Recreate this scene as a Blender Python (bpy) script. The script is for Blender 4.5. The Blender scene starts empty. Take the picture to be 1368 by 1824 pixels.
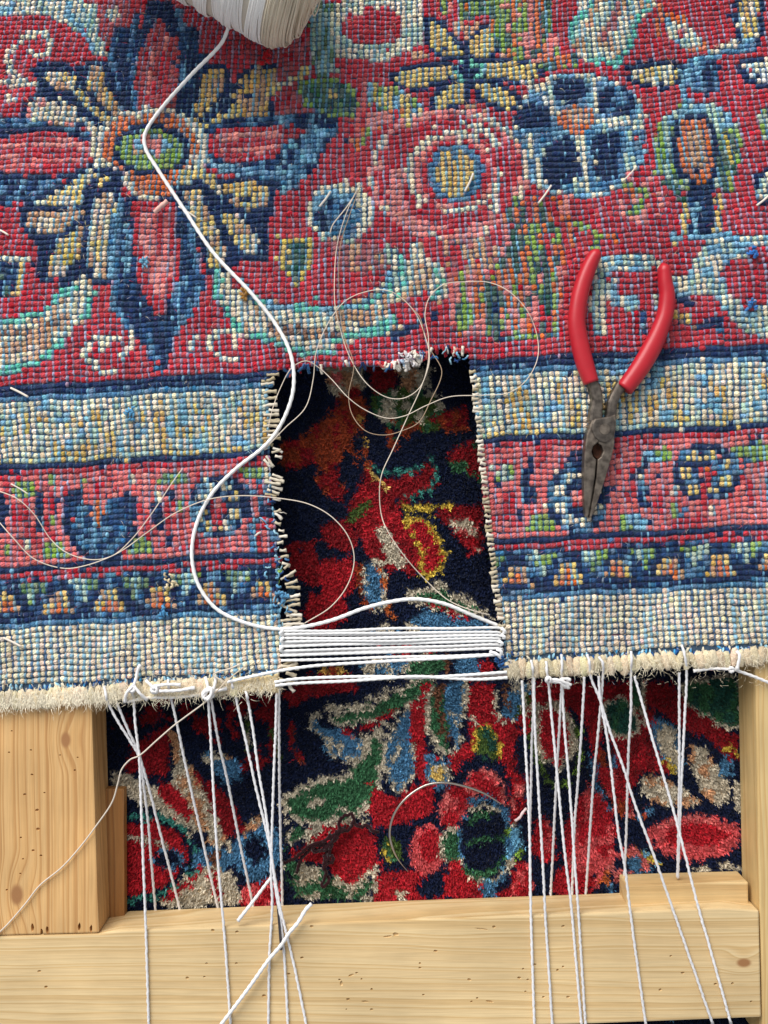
import bpy, bmesh, math
import numpy as np
from mathutils import Vector
rng = np.random.default_rng(7)
S = bpy.context.scene
C = S.collection

# ------------------------------------------------------------------ camera, light, exposure
PX = 0.00028            # metres covered by one photograph pixel on the rug's surface
ZR = 0.037              # top of the worked rug
H = 0.52                # camera above that
HC = ZR + H
ZB = 0.034              # top of the wooden frame
cd = bpy.data.cameras.new('camera'); cam = bpy.data.objects.new('camera', cd); C.objects.link(cam)
cam.location = (0, 0, HC); cam.rotation_euler = (0, 0, 0)
cd.sensor_fit = 'VERTICAL'; cd.angle = 2*math.atan(912*PX/H); cd.clip_start = 0.01; cd.clip_end = 50
cd.dof.use_dof = True; cd.dof.focus_distance = H+0.002; cd.dof.aperture_fstop = 9.0
S.camera = cam
W = bpy.data.worlds.new('World'); S.world = W; W.use_nodes = True
W.node_tree.nodes['Background'].inputs[0].default_value = (0.86, 0.93, 1.0, 1)
W.node_tree.nodes['Background'].inputs[1].default_value = 0.47
ld = bpy.data.lights.new('window_light', 'AREA'); ld.shape = 'RECTANGLE'; ld.size = 2.1; ld.size_y = 1.6
ld.energy = 97; ld.color = (1.0, 0.985, 0.96)
lo = bpy.data.objects.new('window_light', ld); C.objects.link(lo); lo.location = (-0.95, 1.75, 1.32)
lo.rotation_euler = (Vector((0, 0, 0))-lo.location).to_track_quat('-Z', 'Y').to_euler()
S.view_settings.view_transform = 'Standard'; S.view_settings.look = 'None'
S.view_settings.exposure = 0.0; S.view_settings.gamma = 1.0
try: S.cycles.max_bounces = 6
except Exception: pass

# ------------------------------------------------------------------ small helpers
def P(px, py, z=ZR):
    k = PX*(HC-z)/H
    return ((px-684)*k, (912-py)*k, z)
def PA(px, py, z):
    z = np.broadcast_to(z, np.shape(px)); k = PX*(HC-z)/H
    return np.stack([(px-684)*k, (912-py)*k, z], -1)
def lin(c):
    c = np.asarray(c, float)/255.
    return np.where(c <= .04045, c/12.92, ((c+.055)/1.055)**2.4)
def empty(name, loc=(0, 0, 0), **kw):
    o = bpy.data.objects.new(name, None); C.objects.link(o); o.location = loc; o.empty_display_size = .01
    for k, v in kw.items(): o[k] = v
    return o
def raw_mesh(name, V, F, mat, col=None, smooth=True):
    """V (n,3); F (m,3) or (m,4) array, or list of such arrays; col (n,3) linear"""
    Fs = F if isinstance(F, list) else [F]
    me = bpy.data.meshes.new(name)
    V = np.asarray(V, np.float32)
    me.vertices.add(len(V)); me.vertices.foreach_set('co', V.ravel())
    loops = np.concatenate([np.asarray(f).ravel() for f in Fs]).astype(np.int32)
    cnt = np.concatenate([np.full(len(f), np.asarray(f).shape[1]) for f in Fs]).astype(np.int32)
    st = np.concatenate([[0], np.cumsum(cnt)[:-1]]).astype(np.int32)
    me.loops.add(len(loops)); me.loops.foreach_set('vertex_index', loops)
    me.polygons.add(len(cnt)); me.polygons.foreach_set('loop_start', st)
    try: me.polygons.foreach_set('loop_total', cnt)
    except Exception: pass
    me.update(calc_edges=True)
    me.polygons.foreach_set('use_smooth', np.full(len(cnt), smooth))
    if col is not None:
        a = me.color_attributes.new('Col', 'FLOAT_COLOR', 'POINT')
        c4 = np.ones((len(V), 4), np.float32); c4[:, :3] = np.asarray(col, np.float32).reshape(-1, 3) if np.ndim(col) > 1 else col
        a.data.foreach_set('color', c4.ravel())
    me.materials.append(mat); me.validate()
    return me
def obj(name, me, parent=None, **kw):
    o = bpy.data.objects.new(name, me); C.objects.link(o)
    if parent is not None: o.parent = parent; o.matrix_parent_inverse = parent.matrix_world.inverted() if False else o.matrix_parent_inverse
    for k, v in kw.items(): o[k] = v
    return o
# every thing's Empty stays at the origin of rotation 0; parts are stored relative to it
def child(name, me, par, **kw):
    o = bpy.data.objects.new(name, me); C.objects.link(o); o.parent = par
    o.location = (-par.location[0], -par.location[1], -par.location[2])
    for k, v in kw.items(): o[k] = v
    return o
def stamp(tv, tf, pos, sx, sy, sz, rot, cols, jit=0.0):
    """copies of template verts tv / faces tf at pos, scaled and turned about z; one colour each"""
    n = len(pos); m = len(tv)
    c, s = np.cos(rot)[:, None], np.sin(rot)[:, None]
    x = tv[None, :, 0]*sx[:, None]; y = tv[None, :, 1]*sy[:, None]; z = tv[None, :, 2]*sz[:, None]
    if jit: 
        x = x+rng.normal(0, jit, (n, m))*sx[:, None]; y = y+rng.normal(0, jit, (n, m))*sy[:, None]
    V = np.stack([x*c-y*s, x*s+y*c, z], -1)+pos[:, None, :]
    F = (tf[None]+np.arange(n)[:, None, None]*m).reshape(-1, tf.shape[1])
    return V.reshape(-1, 3), F, np.repeat(cols, m, 0)

# ------------------------------------------------------------------ materials
def nodes(name):
    m = bpy.data.materials.new(name); m.use_nodes = True; nt = m.node_tree
    return m, nt, nt.nodes['Principled BSDF']
def N(nt, t, **kw):
    n = nt.nodes.new(t)
    for k, v in kw.items():
        if k.startswith('i_'): n.inputs[k[2:].replace('_', ' ')].default_value = v
        else: setattr(n, k, v)
    return n
def fibre_mat(name, rough=.85, sheen=.25, var=.35, scale=1800, bump=.35, hue=None, dist=.0004, patch=.18, twist=0):
    m, nt, b = nodes(name); L = nt.links.new
    at = N(nt, 'ShaderNodeAttribute', attribute_name='Col')
    tc = N(nt, 'ShaderNodeTexCoord')
    n1 = N(nt, 'ShaderNodeTexNoise'); n1.inputs['Scale'].default_value = scale; n1.inputs['Detail'].default_value = 3
    n2 = N(nt, 'ShaderNodeTexNoise'); n2.inputs['Scale'].default_value = 45; n2.inputs['Detail'].default_value = 4
    L(tc.outputs['Object'], n1.inputs['Vector']); L(tc.outputs['Object'], n2.inputs['Vector'])
    r1 = N(nt, 'ShaderNodeMapRange'); r1.inputs['From Min'].default_value = .25; r1.inputs['From Max'].default_value = .75
    r1.inputs['To Min'].default_value = 1-var; r1.inputs['To Max'].default_value = 1+var
    r2 = N(nt, 'ShaderNodeMapRange'); r2.inputs['From Min'].default_value = .3; r2.inputs['From Max'].default_value = .7
    r2.inputs['To Min'].default_value = 1-patch; r2.inputs['To Max'].default_value = 1+patch
    L(n1.outputs[0], r1.inputs[0]); L(n2.outputs[0], r2.inputs[0])
    mu = N(nt, 'ShaderNodeMath', operation='MULTIPLY'); L(r1.outputs[0], mu.inputs[0]); L(r2.outputs[0], mu.inputs[1])
    mx = N(nt, 'ShaderNodeVectorMath', operation='SCALE'); L(at.outputs['Color'], mx.inputs[0]); L(mu.outputs[0], mx.inputs['Scale'])
    L(mx.outputs[0], b.inputs['Base Color'])
    b.inputs['Roughness'].default_value = rough
    b.inputs['Sheen Weight'].default_value = sheen; b.inputs['Sheen Roughness'].default_value = .4
    b.inputs['Specular IOR Level'].default_value = .12
    hsrc = n1.outputs[0]
    if twist:      # plies of the yarn, running aslant
        mpw = N(nt, 'ShaderNodeMapping'); mpw.inputs['Rotation'].default_value = (0, 0, .95); L(tc.outputs['Object'], mpw.inputs[0])
        wv = N(nt, 'ShaderNodeTexWave'); wv.inputs['Scale'].default_value = twist; wv.inputs['Distortion'].default_value = 5; wv.inputs['Detail'].default_value = 2; wv.inputs['Detail Scale'].default_value = 1.2
        L(mpw.outputs[0], wv.inputs['Vector'])
        ma = N(nt, 'ShaderNodeMath', operation='MULTIPLY_ADD'); L(wv.outputs[1], ma.inputs[0]); ma.inputs[1].default_value = .8; L(n1.outputs[0], ma.inputs[2]); hsrc = ma.outputs[0]
        rw = N(nt, 'ShaderNodeMapRange'); rw.inputs['To Min'].default_value = .86; rw.inputs['To Max'].default_value = 1.1; L(wv.outputs[1], rw.inputs[0])
        m3 = N(nt, 'ShaderNodeVectorMath', operation='SCALE'); L(mx.outputs[0], m3.inputs[0]); L(rw.outputs[0], m3.inputs['Scale']); L(m3.outputs[0], b.inputs['Base Color'])
    if bump:
        bp = N(nt, 'ShaderNodeBump'); bp.inputs['Strength'].default_value = bump; bp.inputs['Distance'].default_value = dist
        L(hsrc, bp.inputs['Height']); L(bp.outputs[0], b.inputs['Normal'])
    return m
M_knot = fibre_mat('wool_knots', var=.36, scale=1100, bump=.8, rough=.97, sheen=.15, twist=330)
M_weft = fibre_mat('blue_weft', var=.4, scale=2200, bump=.4, rough=.85)
M_pile = fibre_mat('wool_pile', var=.3, scale=900, bump=0, sheen=.12, rough=.62, patch=.12)
M_cotton = fibre_mat('cotton_thread', var=.06, scale=2500, bump=.35, sheen=.2, patch=.03)
M_wool = fibre_mat('selvedge_wool', var=.3, scale=1500, bump=.8, patch=.12, rough=.95)

def wood_mat(name, axis, base, dark, ring, knots, seed, amp=.0035):
    """pine: growth rings across `axis`'s normal; knots: list of (x,y,r) in object metres"""
    m, nt, b = nodes(name); L = nt.links.new
    tc = N(nt, 'ShaderNodeTexCoord'); sp = N(nt, 'ShaderNodeSeparateXYZ'); L(tc.outputs['Object'], sp.inputs[0])
    al, ac = ('Y', 'X') if axis == 'y' else ('X', 'Y')
    mp = N(nt, 'ShaderNodeMapping'); mp.inputs['Location'].default_value = (seed, seed*.37, seed*.11)
    mp.inputs['Scale'].default_value = (6, 1.2, 6) if axis == 'y' else (1.2, 6, 6)
    L(tc.outputs['Object'], mp.inputs[0])
    n1 = N(nt, 'ShaderNodeTexNoise'); n1.inputs['Scale'].default_value = 4.5; n1.inputs['Detail'].default_value = 2.5; L(mp.outputs[0], n1.inputs['Vector'])
    # ring coordinate = across + noise + bulge round knots
    s1 = N(nt, 'ShaderNodeMath', operation='MULTIPLY_ADD'); L(n1.outputs[0], s1.inputs[0]); s1.inputs[1].default_value = amp*4; L(sp.outputs[ac], s1.inputs[2])
    zz = N(nt, 'ShaderNodeMath', operation='MULTIPLY_ADD'); L(sp.outputs['Z'], zz.inputs[0]); zz.inputs[1].default_value = .45; L(s1.outputs[0], zz.inputs[2])
    cur = zz
    kmask = None
    for (kx, ky, kr) in knots:
        vs = N(nt, 'ShaderNodeVectorMath', operation='SUBTRACT'); L(tc.outputs['Object'], vs.inputs[0]); vs.inputs[1].default_value = (kx, ky, ZB)
        vm = N(nt, 'ShaderNodeVectorMath', operation='MULTIPLY'); L(vs.outputs[0], vm.inputs[0])
        vm.inputs[1].default_value = (1, .62, 0) if axis == 'y' else (.62, 1, 0)
        ln = N(nt, 'ShaderNodeVectorMath', operation='LENGTH'); L(vm.outputs[0], ln.inputs[0])
        mr = N(nt, 'ShaderNodeMapRange', interpolation_type='SMOOTHSTEP'); mr.inputs['From Min'].default_value = 0; mr.inputs['From Max'].default_value = kr*4.2
        mr.inputs['To Min'].default_value = kr*1.6; mr.inputs['To Max'].default_value = 0; L(ln.outputs[1], mr.inputs[0])
        ad = N(nt, 'ShaderNodeMath', operation='ADD'); L(cur.outputs[0], ad.inputs[0]); L(mr.outputs[0], ad.inputs[1]); cur = ad
        mk = N(nt, 'ShaderNodeMapRange', interpolation_type='SMOOTHSTEP'); mk.inputs['From Min'].default_value = kr*.55; mk.inputs['From Max'].default_value = kr*1.15
        mk.inputs['To Min'].default_value = 1; mk.inputs['To Max'].default_value = 0; L(ln.outputs[1], mk.inputs[0])
        if kmask is None: kmask = mk
        else:
            k2 = N(nt, 'ShaderNodeMath', operation='MAXIMUM'); L(kmask.outputs[0], k2.inputs[0]); L(mk.outputs[0], k2.inputs[1]); kmask = k2
    fr = N(nt, 'ShaderNodeMath', operation='MULTIPLY'); L(cur.outputs[0], fr.inputs[0]); fr.inputs[1].default_value = 1/ring
    wob = N(nt, 'ShaderNodeTexNoise'); wob.noise_dimensions = '1D'; wob.inputs['Scale'].default_value = .7; wob.inputs['Detail'].default_value = 2
    L(fr.outputs[0], wob.inputs['W'])
    fr2 = N(nt, 'ShaderNodeMath', operation='MULTIPLY_ADD'); L(wob.outputs[0], fr2.inputs[0]); fr2.inputs[1].default_value = 2.4; L(fr.outputs[0], fr2.inputs[2])
    ff = N(nt, 'ShaderNodeMath', operation='FRACT'); L(fr2.outputs[0], ff.inputs[0])
    rp = N(nt, 'ShaderNodeValToRGB'); L(ff.outputs[0], rp.inputs[0])
    e = rp.color_ramp.elements
    e[0].position = 0; e[0].color = (*lin(base), 1); e[1].position = 1; e[1].color = (*lin(base), 1)
    q = e.new(.45); q.color = (*lin([base[0]-6, base[1]-10, base[2]-12]), 1)
    q = e.new(.78); q.color = (*lin(dark), 1)
    q = e.new(.86); q.color = (*lin([(a*2+d)/3 for a, d in zip(base, dark)]), 1)
    # fine fibres and blotches
    mp2 = N(nt, 'ShaderNodeMapping'); mp2.inputs['Scale'].default_value = (1400, 40, 300) if axis == 'y' else (40, 1400, 300)
    L(tc.outputs['Object'], mp2.inputs[0])
    n3 = N(nt, 'ShaderNodeTexNoise'); n3.inputs['Scale'].default_value = 1; n3.inputs['Detail'].default_value = 3; L(mp2.outputs[0], n3.inputs['Vector'])
    n4 = N(nt, 'ShaderNodeTexNoise'); n4.inputs['Scale'].default_value = 22; n4.inputs['Detail'].default_value = 4; L(tc.outputs['Object'], n4.inputs['Vector'])
    r3 = N(nt, 'ShaderNodeMapRange'); r3.inputs['From Min'].default_value = .3; r3.inputs['From Max'].default_value = .7; r3.inputs['To Min'].default_value = .88; r3.inputs['To Max'].default_value = 1.08; L(n3.outputs[0], r3.inputs[0])
    r4 = N(nt, 'ShaderNodeMapRange'); r4.inputs['From Min'].default_value = .3; r4.inputs['From Max'].default_value = .7; r4.inputs['To Min'].default_value = .86; r4.inputs['To Max'].default_value = 1.1; L(n4.outputs[0], r4.inputs[0])
    mu = N(nt, 'ShaderNodeMath', operation='MULTIPLY'); L(r3.outputs[0], mu.inputs[0]); L(r4.outputs[0], mu.inputs[1])
    sc = N(nt, 'ShaderNodeVectorMath', operation='SCALE'); L(rp.outputs[0], sc.inputs[0]); L(mu.outputs[0], sc.inputs['Scale'])
    out = sc.outputs[0]
    if kmask is not None:
        mk = N(nt, 'ShaderNodeMix', data_type='RGBA'); L(kmask.outputs[0], mk.inputs[0]); L(out, mk.inputs[6]); mk.inputs[7].default_value = (*lin((160, 112, 70)), 1)
        out = mk.outputs[2]
    L(out, b.inputs['Base Color']); b.inputs['Roughness'].default_value = .5; b.inputs['Specular IOR Level'].default_value = .4
    bp = N(nt, 'ShaderNodeBump'); bp.inputs['Strength'].default_value = .3; bp.inputs['Distance'].default_value = .0002
    L(mu.outputs[0], bp.inputs['Height']); L(bp.outputs[0], b.inputs['Normal'])
    return m
def plain(name, c, rough=.5, metal=0., noise=0.1, scale=300, bump=.1, c2=None, spec=.5, coat=0.):
    m, nt, b = nodes(name); L = nt.links.new
    tc = N(nt, 'ShaderNodeTexCoord'); n = N(nt, 'ShaderNodeTexNoise'); n.inputs['Scale'].default_value = scale; n.inputs['Detail'].default_value = 5
    L(tc.outputs['Object'], n.inputs['Vector'])
    r = N(nt, 'ShaderNodeValToRGB'); L(n.outputs[0], r.inputs[0]); a = lin(c)
    r.color_ramp.elements[0].position = .35; r.color_ramp.elements[1].position = .65
    r.color_ramp.elements[0].color = (*(lin(c2) if c2 else a*(1-noise)), 1); r.color_ramp.elements[1].color = (*(a*(1+noise)), 1)
    L(r.outputs[0], b.inputs['Base Color']); b.inputs['Roughness'].default_value = rough; b.inputs['Metallic'].default_value = metal
    b.inputs['Specular IOR Level'].default_value = spec; b.inputs['Coat Weight'].default_value = coat
    if bump:
        bp = N(nt, 'ShaderNodeBump'); bp.inputs['Strength'].default_value = bump; bp.inputs['Distance'].default_value = .0003
        L(n.outputs[0], bp.inputs['Height']); L(bp.outputs[0], b.inputs['Normal'])
    return m

# ------------------------------------------------------------------ painted colour maps (index of a wool colour per place)
PAL = {
 'R': (180, 34, 50), 'r': (166, 28, 42), 'p': (212, 94, 92), 'k': (222, 128, 120), 'M': (160, 78, 82),
 'N': (22, 42, 82), 'n': (32, 68, 112), 'b': (52, 110, 152), 'l': (118, 176, 204), 't': (92, 190, 168),
 'c': (236, 222, 190), 'C': (228, 208, 178), 'y': (222, 190, 108), 'g': (206, 164, 84), 'w': (196, 148, 110),
 'o': (212, 104, 40), 'G': (132, 164, 66), 'D': (40, 84, 72), 'v': (96, 128, 84), 'W': (236, 232, 224),
 's': (176, 196, 176), 'B': (120, 78, 58), 'q': (60, 116, 66), 'O': (190, 74, 30), 'Y': (204, 176, 70), 'd': (74, 96, 44)}
KEYS = list(PAL); IDX = {k: i for i, k in enumerate(KEYS)}
PC = np.array([lin(PAL[k]) for k in KEYS])
class Paint:
    def __init__(s, x0, y0, x1, y1, bg, minw=0, og=1.5):
        s.minw, s.og = minw, og
        s.x0, s.y0 = x0, y0; s.w = int((x1-x0)/2); s.h = int((y1-y0)/2)
        s.a = np.full((s.h, s.w), IDX[bg], np.uint8)
    def box(s, xa, ya, xb, yb):
        i0 = max(0, int((xa-s.x0)/2)-1); i1 = min(s.w, int((xb-s.x0)/2)+2); j0 = max(0, int((ya-s.y0)/2)-1); j1 = min(s.h, int((yb-s.y0)/2)+2)
        if i1 <= i0 or j1 <= j0: return None
        X, Y = np.meshgrid(np.arange(i0, i1)*2+s.x0+1., np.arange(j0, j1)*2+s.y0+1.)
        return X, Y, (slice(j0, j1), slice(i0, i1))
    def put(s, c, sl, m):
        v = s.a[sl]
        if len(c) == 1: v[m] = IDX[c]
        else:
            ch = np.array([IDX[k] for k in c], np.uint8)
            # speckle per cell of about one knot
            hh, ww = m.shape; n = rng.integers(0, len(c), (hh//11+2, ww//6+2))
            n = np.repeat(np.repeat(n, 11, 0), 6, 1)[:hh, :ww]; v[m] = ch[n][m]
    def e(s, c, cx, cy, rx, ry, a=0):
        R = max(rx, ry); b = s.box(cx-R, cy-R, cx+R, cy+R)
        if b is None: return
        X, Y, sl = b; t = math.radians(a); dx, dy = X-cx, Y-cy
        u = dx*math.cos(t)+dy*math.sin(t); v = -dx*math.sin(t)+dy*math.cos(t)
        s.put(c, sl, (u/rx)**2+(v/ry)**2 <= 1)
    def p(s, c, pts, grow=0, gc=None):
        pts = np.array(pts, float).reshape(-1, 2)
        if gc: s.l(gc, grow, list(pts.ravel())+list(pts[0]))
        b = s.box(pts[:, 0].min(), pts[:, 1].min(), pts[:, 0].max(), pts[:, 1].max())
        if b is None: return
        X, Y, sl = b; ins = np.zeros(X.shape, bool); n = len(pts)
        for i in range(n):
            (xa, ya), (xb, yb) = pts[i], pts[(i+1) % n]
            if ya == yb: continue
            ins ^= ((ya > Y) != (yb > Y)) & (X < (xb-xa)*(Y-ya)/(yb-ya)+xa)
        s.put(c, sl, ins)
    def l(s, c, w, pts):
        pts = np.array(pts, float).reshape(-1, 2); r = w/2.
        for (a, b_) in zip(pts[:-1], pts[1:]):
            b = s.box(min(a[0], b_[0])-r, min(a[1], b_[1])-r, max(a[0], b_[0])+r, max(a[1], b_[1])+r)
            if b is None: continue
            X, Y, sl = b; d = b_-a; L2 = max(1e-9, (d**2).sum())
            t = np.clip(((X-a[0])*d[0]+(Y-a[1])*d[1])/L2, 0, 1)
            s.put(c, sl, (X-a[0]-t*d[0])**2+(Y-a[1]-t*d[1])**2 <= r*r)
    def run(s, txt):
        rows_ = [l_.split('#')[0].split() for l_ in txt.strip().splitlines()]; rows_ = [l_ for l_ in rows_ if l_]
        for i, ln in enumerate(rows_):      # outlines of neighbouring petals first, then their fills
            if ln[0] == 'P' and (i == 0 or rows_[i-1][0] != 'P'):
                j = i
                while j < len(rows_) and rows_[j][0] == 'P':
                    q = [float(v) for v in rows_[j][4:]]; s.l(rows_[j][2], max(s.minw*1.4, float(rows_[j][3])*s.og), q+q[:2]); j += 1
            if not ln: continue
            op, c = ln[0], ln[1]
            if op == 'e': s.e(c, *map(float, ln[2:]))
            elif op == 'l': s.l(c, max(s.minw, float(ln[2])), [float(v) for v in ln[3:]])
            elif op == 'p': s.p(c, [float(v) for v in ln[2:]])
            elif op == 'P': s.p(c, [float(v) for v in ln[4:]])   # filled with an outline below it
    def at(s, x, y):
        i = np.clip(((np.asarray(x)-s.x0)/2).astype(int), 0, s.w-1); j = np.clip(((np.asarray(y)-s.y0)/2).astype(int), 0, s.h-1)
        return s.a[j, i]

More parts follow.
